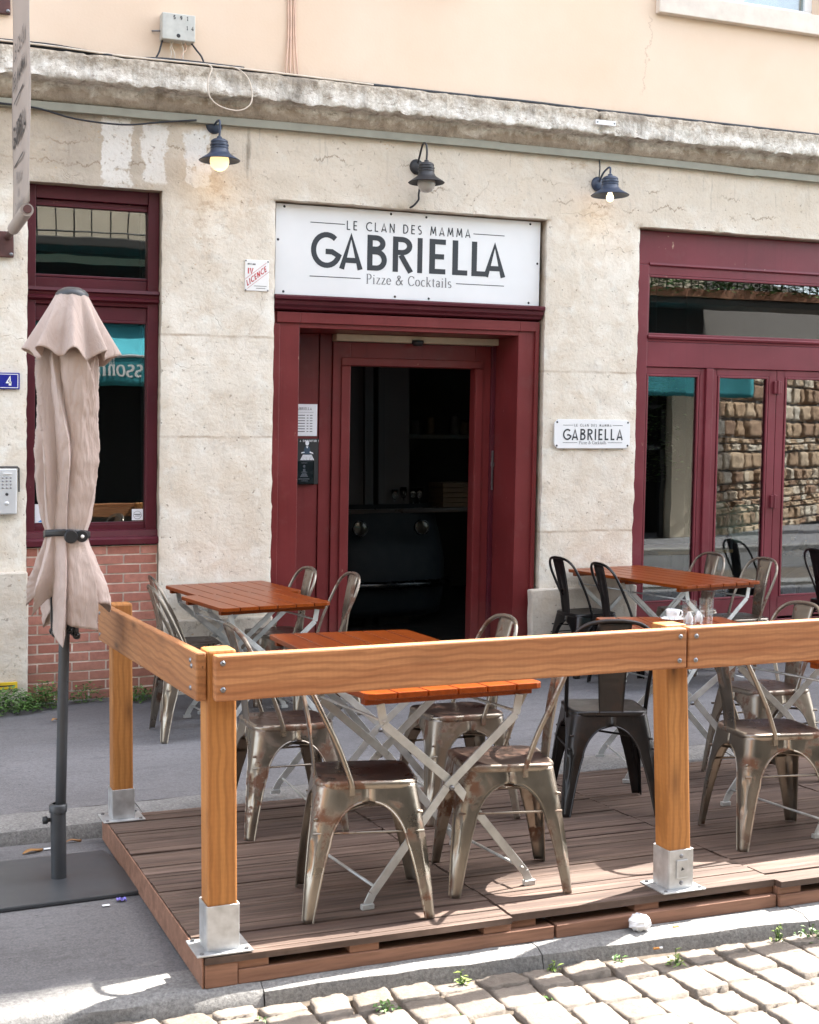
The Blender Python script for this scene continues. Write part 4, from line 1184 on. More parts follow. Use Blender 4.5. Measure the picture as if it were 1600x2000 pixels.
obj('sleeve', MB().tube([(BX, -.38, 2.955), (BX, -1.09, 2.955)], .036, 16), M['banner'], bn, smooth=True, auto=50)
for z in (2.955, 5.1):
    obj('arm', MB().tube([(BX, -.01, z), (BX, -1.12, z)], .02, 12).lathe((BX, -1.12, z), [(0, .006), (.022, .005), (.024, -.01)], 16, 'y'), M['bracket'], bn, smooth=True, auto=50)
for z in (2.90, 4.39):
    pl = obj('wall_plate', MB().box(.745, .888, -.03, -.006, z - .07, z + .09), M['bracket'], bn, bevel=.006)
    for q in (-.05, .07): obj('bolt', MB().lathe((.872, -.03, z + q), [(0, .008), (.009, .007), (.012, 0)], 10, 'y'), M['bolt'], pl, smooth=True)
# ---- papers beside the door
mn = thing('menu_sheet', 'white price list sheet taped to the maroon panel beside the door', 'menu', (lean(2.93, 1.73), .49, 1.73))
obj('sheet', MB().box(2.80, 3.018, .4915, .4985, 1.727, 1.957).shear(), M['paper'], mn)
fn = wallfn(.4905)
lt = MB()
write(lt, 'GABRIELLA', CAPB, fn, 2.845, 1.914, .020, w=.13, t=.08)
rule(lt, fn, 2.83, 2.99, 1.898, .001)
for r_ in range(7):
    z = 1.876 - r_ * .0195
    rnd = random.Random(r_)
    rule(lt, fn, 2.855 + rnd.uniform(-.02, .02), 2.925, z, .0032)
    rule(lt, fn, 2.938, 2.952, z, .003); rule(lt, fn, 2.962, 2.982, z, .003)
obj('print', lt, M['ink_grey'], mn, fix=False)
po = thing('poster', 'black poster with a pale seated doll figure taped beside the door', 'poster', (lean(2.93, 1.38), .49, 1.38))
obj('sheet', MB().box(2.80, 3.052, .4915, .4985, 1.378, 1.708).shear(), M['black'], po)
lt = MB()
write(lt, 'PIZZE A EMPORTER !', CAPL, fn, 2.822, 1.684, .0145, w=.21, t=.09)
def doll(mb, cx, cz, s):
    f2 = lambda u, v, d: (lean(cx + u * s, cz + v * s), .4903 - d, cz + v * s)
    def poly(p): mb.add([f2(u, v, 0) for u, v in p], [tuple(range(len(p)))])
    poly(arc(0, .80, .095, .12, 0, 340, 16)); poly([(-.06, .64), (.06, .64), (0, .54)])
    poly([(-.30, .30), (-.12, .34), (-.14, .38), (-.28, .36)]); poly([(.12, .34), (.32, .27), (.30, .34), (.14, .40)])
    for k in range(9):
        a = -.34 + k * .08
        poly([(a * .62, .24), (a * .62 + .042, .24), (a + .062, -.02), (a, -.02)])
doll(lt, 2.945, 1.555, .15)
obj('print', lt, M['paper'], po, fix=False)
lt = MB()
f2 = lambda u, v, d: (lean(2.945 + u * .15, 1.555 + v * .15), .4908, 1.555 + v * .15)
lt.add([f2(*p, 0) for p in ((-.2, .27), (.2, .27), (.13, .58), (.06, .66), (-.06, .66), (-.13, .58))], [(0, 1, 2, 3, 4, 5)])
obj('print', lt, plain('dark_blue_print', (.03, .06, .10), .5), po, fix=False)
fb = thing('flyer_holder', 'small clear flyer holder with dark cards over the foot of the poster', 'flyer holder', (lean(2.9, 1.37), .47, 1.37))
obj('cards', MB().box(2.852, 2.985, .470, .486, 1.382, 1.542).shear(), plain('dark_slate_card', (.045, .055, .065), .25), fb, bevel=.002)
lt = MB()
fn3 = wallfn(.4692)
f4 = lambda u, v, d: (lean(2.918 + u * .09, 1.435 + v * .09), .4690 - d, 1.435 + v * .09)
for p in (arc(0, .80, .10, .12, 0, 340, 16), [(-.18, .24), (.18, .24), (.34, -.05), (-.34, -.05)], [(-.3, .32), (-.1, .40), (-.1, .6), (.1, .6), (.1, .40), (.3, .32), (.1, .3), (-.1, .3)]):
    lt.add([f4(u, v, 0) for u, v in p], [tuple(range(len(p)))])
rule(lt, fn3, 2.875, 2.96, 1.416, .003); rule(lt, fn3, 2.895, 2.945, 1.402, .002); rule(lt, fn3, 2.895, 2.94, 1.532, .002)
obj('print', lt, plain('mauve_print', (.45, .40, .48), .5), fb, fix=False)
obj('clear_case', MB().box(2.846, 2.991, .464, .4655, 1.374, 1.546).box(2.846, 2.849, .466, .49, 1.374, 1.546).box(2.988, 2.991, .466, .49, 1.374, 1.546).shear(), M['pane'], fb)
# stickers inside the left window
st = thing('window_sticker', 'white and blue sticker in the lower left corner of the shop window', 'sticker', (lean(1.04, 1.17), .147, 1.17))
obj('sheet', MB().box(.992, 1.10, .1325, .135, 1.158, 1.278).shear(), M['paper'], st)
obj('print', MB().add([(lean(1.01, 1.16), .1318, 1.162), (lean(1.098, 1.16), .1318, 1.162), (lean(1.098, 1.2), .1318, 1.22)], [(0, 1, 2)]), plain('blue_print', (.03, .22, .55), .4), st, fix=False)
st = thing('window_sticker', 'square cream sticker with a round stamp in the lower right corner of the shop window', 'sticker', (lean(1.65, 1.17), .147, 1.17))
obj('sheet', MB().box(1.617, 1.690, .1325, .135, 1.162, 1.236).shear(), M['paper'], st)
lt = MB(); lt.tube([(lean(1.653 + .026 * math.cos(a), 1.19), .1318, 1.196 + .026 * math.sin(a)) for a in [i * math.pi / 10 for i in range(20)]], .0012, 4, closed=True)
lt.box(lean(1.632, 1.2), lean(1.674, 1.2), .1312, .1318, 1.198, 1.203).box(lean(1.636, 1.2), lean(1.67, 1.2), .1312, .1318, 1.188, 1.191)
obj('print', lt, M['ink'], st)
ym = thing('marker_plate', 'small yellow utility marker low on the wall above the weeds', 'marker', (lean(.86, .1), -.06, .1))
obj('panel', MB().box(.72, .872, -.062, -.05, .12, .165), plain('yellow_enamel', (.62, .42, .02), .5), ym, bevel=.003)
obj('print', MB().box(.75, .855, -.063, -.0622, .138, .146), M['ink'], ym)
# ---------------------------------------------------------------- inside the restaurant
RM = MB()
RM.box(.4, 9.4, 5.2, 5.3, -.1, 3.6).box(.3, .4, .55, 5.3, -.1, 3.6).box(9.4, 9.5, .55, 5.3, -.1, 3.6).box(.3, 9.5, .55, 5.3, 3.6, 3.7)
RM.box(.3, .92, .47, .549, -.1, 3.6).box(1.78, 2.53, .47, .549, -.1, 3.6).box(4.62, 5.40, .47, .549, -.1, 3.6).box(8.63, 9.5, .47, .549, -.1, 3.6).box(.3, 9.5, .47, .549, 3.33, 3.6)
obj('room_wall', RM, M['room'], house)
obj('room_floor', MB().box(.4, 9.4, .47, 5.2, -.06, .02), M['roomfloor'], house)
# (a pale partition with a post, seen through the doorway)
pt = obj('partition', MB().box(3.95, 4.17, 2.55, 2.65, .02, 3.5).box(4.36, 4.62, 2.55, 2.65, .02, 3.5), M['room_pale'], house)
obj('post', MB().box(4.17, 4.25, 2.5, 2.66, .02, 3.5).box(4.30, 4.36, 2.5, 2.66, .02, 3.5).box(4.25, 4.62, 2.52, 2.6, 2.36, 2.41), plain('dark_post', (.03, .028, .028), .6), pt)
# bar made of the front of a small blue car
cb = thing('car_front_bar', 'petrol blue bar counter made from the front of a small car inside the doorway', 'bar counter', (4.25, 2.2, .02))
def carbody(i, j):
    u = i / 24 * 2 - 1; v = j / 14
    x = 4.30 + u * .62
    return (x, 2.28 + .25 * abs(u) ** 3 + .25 * max(0, v - .6) ** 1.5 * 3 - .10 * math.sin(math.pi * min(1, v * 1.3)), .12 + 1.0 * v)
obj('body', MB().grid(25, 15, carbody), M['carblue'], cb, smooth=True, solid=.02)
obj('bumper', MB().tube([(3.66, 2.42, .42), (3.75, 2.22, .42), (4.3, 2.12, .42), (4.85, 2.22, .42), (4.94, 2.42, .42)], .035, 10), M['chrome'], cb, smooth=True)
for x in (4.00, 4.585):
    h = obj('headlight', MB().lathe((x, 2.19, .925), [(.068, .0), (.072, .03), (.064, .04), (.058, .036)], 24, 'y'), M['chrome'], cb, smooth=True)
    obj('lens', MB().lathe((x, 2.19, .925), [(0, .048), (.03, .044), (.058, .034)], 20, 'y'), M['lens'], h, smooth=True)
obj('counter_top', MB().box(3.6, 5.35, 2.42, 3.0, 1.04, 1.08), plain('dark_counter', (.04, .03, .026), .3), cb, bevel=.006)
for k in range(5):
    o = tag(obj('pizza_box', MB().box(4.92 + .006 * nz(k * 3.1), 5.26, 2.46, 2.80, 1.082 + k * .046, 1.125 + k * .046), M['card'], bevel=.003), 'brown pizza box %s of the stack on the bar counter' % ('at the bottom', 'second from bottom', 'in the middle', 'second from top', 'on top')[k], 'box', 'pizza boxes stacked on the bar')
for k, (x, h) in enumerate(((4.46, .17), (4.56, .19), (4.64, .18), (4.72, .18))):
    tag(obj('wine_glass', MB().lathe((x, 2.50 + .04 * (k % 2), 1.081), [(.03, 0), (.03, .003), (.004, .008), (.004, h * .45), (.018, h * .5), (.032, h * .7), (.028, h), (.026, h), (.030, h * .7), (.016, h * .53), (0, h * .48)], 16), M['clear'], smooth=True), 'clear stemmed glass standing on the dark bar counter', 'glass', 'glasses on the bar counter')
tag(obj('bottle', MB().lathe((4.60, 2.62, 1.081), [(0, 0), (.036, .0), (.037, .02), (.037, .17), (.03, .21), (.013, .25), (.012, .31), (0, .312)], 18), plain('dark_glass_bottle', (.02, .03, .02), .1), smooth=True), 'dark glass bottle standing behind the bar glasses', 'bottle')
sh = thing('wall_shelf', 'dark shelf on the back wall holding jars, seen through the door', 'shelf', (5.4, 4.2, 1.7))
obj('board', MB().box(4.7, 6.9, 4.0, 4.3, 1.72, 1.76).box(4.7, 6.9, 4.0, 4.3, 2.55, 2.59), plain('dark_shelf', (.05, .042, .036), .5), sh)
obj('bracket', MB().box(4.72, 4.76, 4.0, 5.19, 1.0, 3.2).box(6.84, 6.88, 4.0, 5.19, 1.0, 3.2), M['black'], sh)
for k, x in enumerate((4.85, 5.0, 5.2, 5.32, 5.5, 5.78, 5.9)):
    tag(obj('jar', MB().lathe((x, 4.12, 1.761), [(0, 0), (.05, 0), (.052, .02), (.052, .12 + .03 * (k % 3)), (.04, .15 + .03 * (k % 3)), (0, .152 + .03 * (k % 3))], 16), M['room_pale'] if k % 2 else M['card'], smooth=True), 'dim jar standing on the dark shelf behind the bar', 'jar', 'jars on the back shelf')
for k, x in enumerate((4.95, 5.15, 5.42, 5.6)):
    tag(obj('wine_glass', MB().lathe((x, 4.12, 2.591), [(.035, 0), (.004, .01), (.004, .09), (.035, .13), (.03, .2), (.028, .2), (.032, .13), (0, .1)], 14), M['clear'], smooth=True), 'clear stemmed glass on the upper shelf inside', 'glass', 'glasses on the upper shelf')
# tables, chairs and a trailing plant behind the right-hand windows
for k, (x, y) in enumerate(((6.55, 1.15), (8.75, 1.5))):
    t = thing('dining_table', ('light wood dining table behind the middle pane of the right window', 'light wood dining table far inside the right window')[k], 'table', (x, y, .02))
    obj('tabletop', MB().box(x - .38, x + .38, y - .35, y + .35, .735, .765), plain('honey_wood', (.34, .19, .07), .4), t, bevel=.005)
    obj('leg', MB().box(x - .03, x + .03, y - .03, y + .03, .02, .735).box(x - .25, x + .25, y - .2, y + .2, .02, .04), M['black'], t)
for k, (x, y, mm) in enumerate(((5.86, 1.12, 'wood'), (7.06, 1.0, 'green'), (7.12, 1.55, 'green'), (8.02, .95, 'wood'))):
    col_ = plain('chair_' + mm + str(k), (.33, .16, .06) if mm == 'wood' else (.20, .25, .17), .5)
    t = thing('dining_chair', ('orange wood chair back behind the first pane of the right window', 'pale green oval chair back inside, nearest the folding door hinges', 'pale green oval chair back inside, farther from the glass', 'orange wood chair under the seated guest inside the right window')[k], 'chair', (x, y, .02))
    zb = .86 if mm == 'wood' else .98
    obj('seat', MB().lathe((x, y, .45), [(0, .0), (.19, 0), (.2, .015), (.19, .03), (0, .03)], 24), col_, t, smooth=True, auto=50)
    obj('backrest', MB().grid(17, 9, lambda i, j: (x + .2 * math.cos(math.pi * i / 16 * 1) * math.sin(math.pi * (.12 + .76 * j / 8)) ** .6, y - .2 + .05 * math.sin(math.pi * i / 16) , zb - .17 + .34 * (j / 8))), col_, t, smooth=True, solid=.02)
    for sx in (-.14, .14):
        for sy in (-.14, .14):
            obj('leg', MB().tube([(x + sx, y + sy, .455), (x + sx * 1.2, y + sy * 1.2, .02)], .014, 8), M['black'], t, smooth=True)
        obj('back_post', MB().tube([(x + sx, y - .16, .46), (x + sx, y - .19, zb - .12)], .010, 8), M['black'], t, smooth=True)
def leafblob(mb, pts, s, rnd, flat=.5):
    for p in pts:
        a = rnd.uniform(0, 6.28); t_ = rnd.uniform(-.6, .9); L = s * rnd.uniform(.6, 1.3); w = L * rnd.uniform(.38, .6)
        d = Vector((math.cos(a) * math.cos(t_), math.sin(a) * math.cos(t_), math.sin(t_) * flat))
        sd = d.cross(Vector((0, 0, 1))).normalized() * w / 2
        up = Vector((0, 0, .12 * L))
        p = Vector(p)
        mb.add([p, p + d * L * .45 + sd + up, p + d * L, p + d * L * .45 - sd + up], [(0, 1, 2), (0, 2, 3)])
    return mb
rnd = random.Random(21)
hp = thing('hanging_plant', 'dark trailing plant hanging inside the first pane of the right window', 'plant', (6.25, .95, 1.5))
obj('foliage', leafblob(MB(), [(6.0 + rnd.gauss(.22, .12) + .05 * math.sin(z_ * 9), .95 + rnd.gauss(0, .08), z_) for z_ in [rnd.uniform(1.35, 2.25) for _ in range(420)]], .05, rnd), M['leaf'], hp)
obj('pot', MB().lathe((6.22, .95, 2.2), [(0, 0), (.09, 0), (.12, .16), (.11, .16), (0, .12)], 20), M['black'], hp, smooth=True, auto=50)
obj('cord', MB().tube([(6.22, .95, 2.3), (6.22, .95, 3.55)], .004, 6), M['black'], hp)
wb = tag(obj('window_shelf', MB().box(1.30, 1.78, .30, .46, 1.08, 1.235), M['card'], bevel=.004), 'brown wooden box behind the glass at the foot of the left window', 'box')

# a guest sitting behind the folding door, mostly cut off by the right edge
def skin(name, verts, edges, radii, m, parent, sub=2):
    me = bpy.data.meshes.new(name)
    org = absloc(parent)
    me.from_pydata([tuple(Vector(v) - org) for v in verts], edges, [])
    me.materials.append(m)
    o = bpy.data.objects.new(name, me); COL.objects.link(o); o.parent = parent
    md = o.modifiers.new('skin', 'SKIN'); md.use_smooth_shade = True
    ly = me.skin_vertices[0] if me.skin_vertices else None
    if ly is None:
        bpy.context.view_layer.objects.active = o
        o.select_set(True)
        import bmesh
        bm = bmesh.new(); bm.from_mesh(me); bm.verts.layers.skin.verify(); bm.to_mesh(me); bm.free()
        ly = me.skin_vertices[0]
    for i, r in enumerate(radii):
        ly.data[i].radius = (r, r) if not isinstance(r, tuple) else r
    ly.data[0].use_root = True
    s_ = o.modifiers.new('smooth', 'SUBSURF'); s_.levels = sub; s_.render_levels = sub
    return o
gx, gy = 8.0, .92
gp = thing('person', 'seated guest in a navy jacket behind the folding door at the right edge', 'person', (gx, gy, .02))
V = [(gx, gy, .52), (gx, gy, .68), (gx - .01, gy, .86), (gx - .03, gy, 1.0), (gx - .05, gy, 1.09), (gx - .07, gy, 1.17), (gx - .08, gy, 1.25), (gx - .085, gy, 1.34)]
E_ = [(i, i + 1) for i in range(7)]; Rr_ = [(.15, .14), (.13, .16), (.13, .17), (.11, .15), .055, .06, (.085, .075), (.06, .055)]
for sy in (-1, 1):
    b0 = len(V)
    V += [(gx - .05, gy + sy * .09, .50), (gx - .30, gy + sy * .11, .52), (gx - .47, gy + sy * .11, .48), (gx - .45, gy + sy * .11, .28), (gx - .43, gy + sy * .11, .09), (gx - .55, gy + sy * .11, .06)]
    Rr_ += [.09, .08, .062, .055, .04, .035]
    E_ += [(0, b0)] + [(b0 + i, b0 + i + 1) for i in range(5)]
    b0 = len(V)
    V += [(gx - .03, gy + sy * .18, .98), (gx - .10, gy + sy * .23, .76), (gx - .28, gy + sy * .18, .70), (gx - .36, gy + sy * .14, .71)]
    Rr_ += [.06, .048, .038, .03]
    E_ += [(3, b0)] + [(b0 + i, b0 + i + 1) for i in range(3)]
skin('body', V, E_, Rr_, plain('navy_jacket', (.03, .04, .085), .85, vary=.3), gp)
obj('head', MB().grid(24, 16, lambda i, j: (gx - .10 - (.088 + .012 * math.sin(math.pi * j / 15) + (.014 if i == 0 and 6 < j < 9 else 0)) * math.sin(math.pi * j / 15) * math.cos(2 * math.pi * i / 24), gy + .074 * math.sin(math.pi * j / 15) * math.sin(2 * math.pi * i / 24), 1.275 - .118 * math.cos(math.pi * j / 15)), wrap=True), plain('skin_tone', (.42, .26, .18), .6), gp, smooth=True)
obj('hair', MB().grid(24, 12, lambda i, j: (gx - .088 + (.098 * math.sin(math.pi * .62 * j / 11)) * math.cos(2 * math.pi * i / 24) * (1 if math.cos(2 * math.pi * i / 24) > 0 else .86), gy + .084 * math.sin(math.pi * .62 * j / 11) * math.sin(2 * math.pi * i / 24), 1.285 + .122 * math.cos(math.pi * .62 * j / 11) + (.05 if math.cos(2 * math.pi * i / 24) < -.3 else 0) * (j / 11)), wrap=True), plain('dark_hair', (.02, .014, .01), .6), gp, smooth=True)
for sy in (-1, 1):
    h_ = MB()
    hx, hy = gx - .385, gy + sy * .13
    h_.tube([(hx + .03, hy, .715), (hx, hy, .715), (hx - .05, hy, .712)], [.026, .034, .032], 10)
    for q in range(4):
        yy = hy - .026 + q * .0175; L_ = (.062, .074, .070, .055)[q]
        h_.tube([(hx - .04, yy, .715), (hx - .05 - L_ * .5, yy, .722), (hx - .05 - L_, yy, .704)], [.0095, .009, .007], 8)
    h_.tube([(hx - .005, hy - sy * .03, .715), (hx - .035, hy - sy * .055, .718), (hx - .06, hy - sy * .05, .712)], [.011, .010, .008], 8)
    obj('hand', h_, bpy.data.materials['skin_tone'], gp, smooth=True)
# ---------------------------------------------------------------- terrace deck
DK = thing('terrace_deck', 'low terrace platform of dark brown decking on pallet blocks in the parking bay', 'deck', (.93, -4.8, .02))
def dbox(mb, x0, x1, y0, y1, a, b, n=1):
    """box lying on the sloping bay: a and b are heights relative to the deck surface"""
    xs = [x0 + (x1 - x0) * i / n for i in range(n + 1)]
    for p, q in zip(xs, xs[1:]):
        v = [(x, y, dz(x, y) + c) for c in (a, b) for y in (y0, y1) for x in (p, q)]
        mb.add(v, [(0, 2, 3, 1), (4, 5, 7, 6), (0, 1, 5, 4), (2, 6, 7, 3), (0, 4, 6, 2), (1, 3, 7, 5)])
    return mb
MODS = [(.926, 1.968, -4.822, -2.985), (1.972, 3.046, -4.802, -2.97), (3.050, 4.12, -4.832, -2.97), (4.124, 5.2, -4.81, -2.97), (5.204, 6.3, -4.82, -2.97)]
rnd = random.Random(4)
for k, (x0, x1, y0, y1) in enumerate(MODS):
    mb = MB()
    a = y0
    while a < y1 - .04:
        w = rnd.uniform(.085, .125)
        b = min(y1, a + w)
        if y1 - b < .05: b = y1
        e = rnd.uniform(-.003, .003)
        m_ = 3
        for g_ in range(m_):
            ga = a + (b - .004 - a) * g_ / m_; gb = a + (b - .004 - a) * (g_ + 1) / m_ - .0012
            dbox(mb, x0 + rnd.uniform(0, .004), x1 - rnd.uniform(0, .004), ga, gb, -.004, e + rnd.uniform(-.0008, .0008))
        dbox(mb, x0 + .002, x1 - .002, a + .0005, b - .0045, -.024, -.0045)
        a = b
    obj('deck_boards', mb, M['deck'], DK)
    for xa in (x0 + (.105 if k == 0 else 0), (x0 + x1) / 2 - .05, x1 - .10):
        for ya in (y0 + .012, (y0 + y1) / 2, y1 - .12):
            obj('pallet_block', dbox(MB(), xa, xa + .1, ya, ya + .1, -.052, -.0245), M['deckedge'], DK, bevel=.003)
    for ya in (y0 + .006 - .02 * (k % 2), (y0 + y1) / 2, y1 - .11):
        obj('pallet_board', dbox(MB(), x0 + (.106 if k == 0 else .166 if k == 1 and ya < -4.5 else .002), x1 + (.16 if k == 0 and ya < -4.5 else -.003) if not (k == 1 and ya < -4.5) else x1 - .003, ya, ya + .09, -.098, -.0525), M['deckedge'], DK, bevel=.003)
mb = MB()
dbox(mb, .928, 1.03, -4.819, -4.70, -.098, -.0245)
obj('corner_block', mb, M['deckedge'], DK, bevel=.004)
mb = MB()
dbox(mb, .920, .9255, -4.815, -2.985, -.098, -.002); dbox(mb, .9255, 6.0, -2.966, -2.962, -.095, -.004)
obj('edge_board', mb, M['deckedge'], DK, bevel=.002)
# ---------------------------------------------------------------- railing
RL = thing('wooden_railing', 'orange pine railing of square posts and wide boards round the terrace', 'railing', (.99, -4.74, .12))
POSTS = [(.992, -4.742, 1.056, .046), (.995, -3.035, 1.0, .043), (2.652, -4.735, 1.050, .046), (4.35, -4.735, 1.04, .046), (6.0, -4.735, 1.03, .046)]
for i, (x, y, zt, h) in enumerate(POSTS):
    z0 = dz(x, y)
    lx = (0, .004, -.035, 0, 0)[i]                     # the middle post stands out of plumb
    pm = MB().box(x - h, x + h, y - h, y + h, z0 + .06, zt)
    pm.v = [(a + lx * (c - .2), b, c) for a, b, c in pm.v]
    p = obj('post', pm, M['pine_z'], RL, bevel=.008)
    bh = .148 if i != 1 else .135
    bs = MB()
    for s_ in (-1, 1):
        bs.box(x - h - .004, x + h + .004, y + s_ * (h + .0035) - .0025, y + s_ * (h + .0035) + .0025, z0 + .006, z0 + bh)
        bs.box(x + s_ * (h + .0035) - .0025, x + s_ * (h + .0035) + .0025, y - h - .001, y + h + .001, z0 + .006, z0 + bh)
    dbox(bs, x - .088, x + .088, y - .078, y + .078, .001, .0065)
    b = obj('post_bracket', bs, M['zinc'], p, bevel=.0015)
    for a_ in (-.07, .07):
        for c_ in (-.062, .062):
            obj('bolt', MB().lathe((x + a_, y + c_, dz(x, y) + .006), [(.0, .006), (.007, .006), (.008, 0)], 6), M['bolt'], p, smooth=True, auto=40)
    if i == 2:
        for q in (.03, .125): obj('bolt', MB().lathe((x, y - h - .006, z0 + q), [(0, .004), (.007, .003), (.008, 0)], 10, 'y'), M['bolt'], p, smooth=True)
    if i == 2:
        lk = MB().box(x - .022, x + .026, y - h - .011, y - h - .0062, z0 + .048, z0 + .112)
        obj('latch_plate', lk, M['zinc'], p, bevel=.002)
        obj('latch_mark', MB().add([(x - .004, y - h - .0115, z0 + .074), (x + .010, y - h - .0115, z0 + .078), (x - .001, y - h - .0115, z0 + .088)], [(0, 1, 2)]), M['ink'], p, fix=False)
def rail(x0, x1, za, zb, h, y=-4.789, t=.042):
    mb = MB()
    n = 20
    for z_, in ((0,),):
        def top(x): return za + (zb - za) * (x - x0) / (x1 - x0)
        xs = [x0 + (x1 - x0) * i / n for i in range(n + 1)]
        v = []
        for x in xs:
            wv = .0015 * nz(x * 2.1, 4)
            v += [(x, y - t + wv, top(x) - h), (x, y + wv, top(x) - h), (x, y + wv, top(x)), (x, y - t + wv, top(x))]
        f = []
        for i in range(n):
            for a, b in ((0, 1), (1, 2), (2, 3), (3, 0)):
                f.append((4 * i + a, 4 * i + b, 4 * i + 4 + b, 4 * i + 4 + a))
        f += [(3, 2, 1, 0), (4 * n, 4 * n + 1, 4 * n + 2, 4 * n + 3)]
        mb.add(v, f)
    return mb
r1 = obj('rail_board', rail(.962, 2.634, 1.046, 1.044, .140), M['pine_x'], RL, bevel=.006)
r2 = obj('rail_board', rail(2.641, 4.34, 1.046, 1.044, .148), M['pine_x'], RL, bevel=.006)
obj('rail_board', rail(4.348, 6.0, 1.04, 1.036, .148), M['pine_x'], RL, bevel=.006)
sv = [(x, y, z) for y, zt, h in ((-4.79, 1.052, .148), (-2.985, .998, .160)) for x in (.912, .945) for z in (zt - h, zt)]
r4 = obj('rail_board', MB().add(sv, [(0, 1, 3, 2), (4, 6, 7, 5), (0, 4, 5, 1), (2, 3, 7, 6), (1, 5, 7, 3), (0, 2, 6, 4)]), M['pine_y'], RL, bevel=.006)
for r_, pts in ((r1, ((.985, 1.022), (.985, .942), (2.607, 1.016), (2.604, .932))), (r2, ((2.672, 1.014), (2.67, .93)))):
    for x, z in pts:
        obj('bolt', MB().lathe((x, -4.8315, z), [(0, .006), (.006, .005), (.009, 0)], 10, 'y'), M['bolt'], r_, smooth=True)
for y, z in ((-4.72, 1.02), (-4.72, .935), (-4.735, 1.005), (-3.03, .96), (-3.03, .87)):
    obj('bolt', MB().lathe((.912, y, z), [(0, -.005), (.006, -.004), (.009, 0)], 10, 'x'), M['bolt'], r4, smooth=True)
# ---------------------------------------------------------------- sheet steel chair (faces +x, back towards -x)
def rsq(s, r, n=6):
    """rounded square outline, half side s, corner radius r"""
    o = []
    for k, (cx, cy) in enumerate(((1, 1), (-1, 1), (-1, -1), (1, -1))):
        for i in range(n + 1):
            a = math.pi / 2 * (k + i / n)
            o.append((cx * (s - r) + r * math.cos(a), cy * (s - r) + r * math.sin(a)))
    return o
def chair_leg(sx, sy):
    mb = MB()
    H = .438
    hs = [0, .012, .026, .04, .052, .056, .06, .066, .074, .084, .096, .11, .126, .145, .165, .19, .22, .26, .30, .34, .38, .41, .425, .438]
    rows = []
    for h in hs:
        q = h / H
        s = .166 + .052 * q + .006 * math.sin(math.pi * q)
        s_top = s
        if h < .054: w = s
        elif h < .19:
            d = (h - .054) / .136
            gmax = s - .066
            w = s - gmax * math.sqrt(max(0, 1 - (1 - d) ** 2)) ** .9
        else:
            d = (h - .19) / (H - .19)
            w = .066 - .034 * d ** .8
        r = min(.045 - .03 * q, w * .8)
        z = H - h
        pts = []
        nf = 5
        groove = .014 * max(0, math.sin(math.pi * min(1, max(0, (h - .15) / .17)))) ** .7
        for i in range(nf):
            pts.append((s - w + (w - r) * i / nf, s))
        for i in range(7):
            a = math.pi / 2 * (1 - i / 6)
            g_ = groove * (1 if 1 < i < 5 else .0)
            pts.append((s - r + (r - g_) * math.cos(a), s - r + (r - g_) * math.sin(a)))
        for i in range(1, nf + 1):
            pts.append((s, s - r - (w - r) * i / nf))
        rows.append([(sx * a, sy * b, z) for a, b in pts])
    n = len(rows[0])
    v = [p for r_ in rows for p in r_]
    f = [(j * n + i, j * n + i + 1, (j + 1) * n + i + 1, (j + 1) * n + i) for j in range(len(rows) - 1) for i in range(n - 1)]
    mb.add(v, f)
    # rolled edges along both borders
    for e in (0, n - 1):
        mb.tube([rows[j][e] for j in range(5, len(rows))], .0035, 6)
    return mb
def chair_seat():
    mb = MB()
    rings = []
    for k, (s, z) in enumerate(((.02, .446), (.09, .446), (.13, .447), (.150, .449), (.160, .4505), (.166, .4495), (.170, .446), (.1715, .440), (.171, .430), (.168, .424))):
        r = max(.012, min(.062, s * .42))
        rings.append([(x, y, z - .004 * max(0, .12 - math.hypot(x, y)) / .12) for x, y in rsq(s, r)])
    n = len(rings[0])
    v = [p for r_ in rings for p in r_]
    f = [(j * n + i, j * n + (i + 1) % n, (j + 1) * n + (i + 1) % n, (j + 1) * n + i) for j in range(len(rings) - 1) for i in range(n)]
    f.append(tuple(range(n)))
    return mb.add(v, f)
def chair_splat():
    mb = MB()
    def fn(i, j):
        u = i / 8 * 2 - 1; t = j / 18
        z = .425 + .417 * t
        x = -.166 - .012 * t - .062 * t ** 1.7
        w = .052 + .022 * t
        inside = abs(u) < .56 and .42 < t < .86
        rim = abs(u) > .9
        return (x + (.006 if inside and not (abs(u) < .3 and .47 < t < .8) else 0) - (.004 if rim else 0), u * w, z)
    mb.grid(9, 19, fn)
    return mb
HOOP = [(-.055, .176, .432), (-.062, .178, .46), (-.098, .182, .56), (-.145, .186, .66), (-.186, .182, .745), (-.213, .158, .802), (-.232, .112, .835), (-.241, .05, .848), (-.243, 0, .850)]
HOOP = HOOP + [(x, -y, z) for x, y, z in HOOP[-2::-1]]
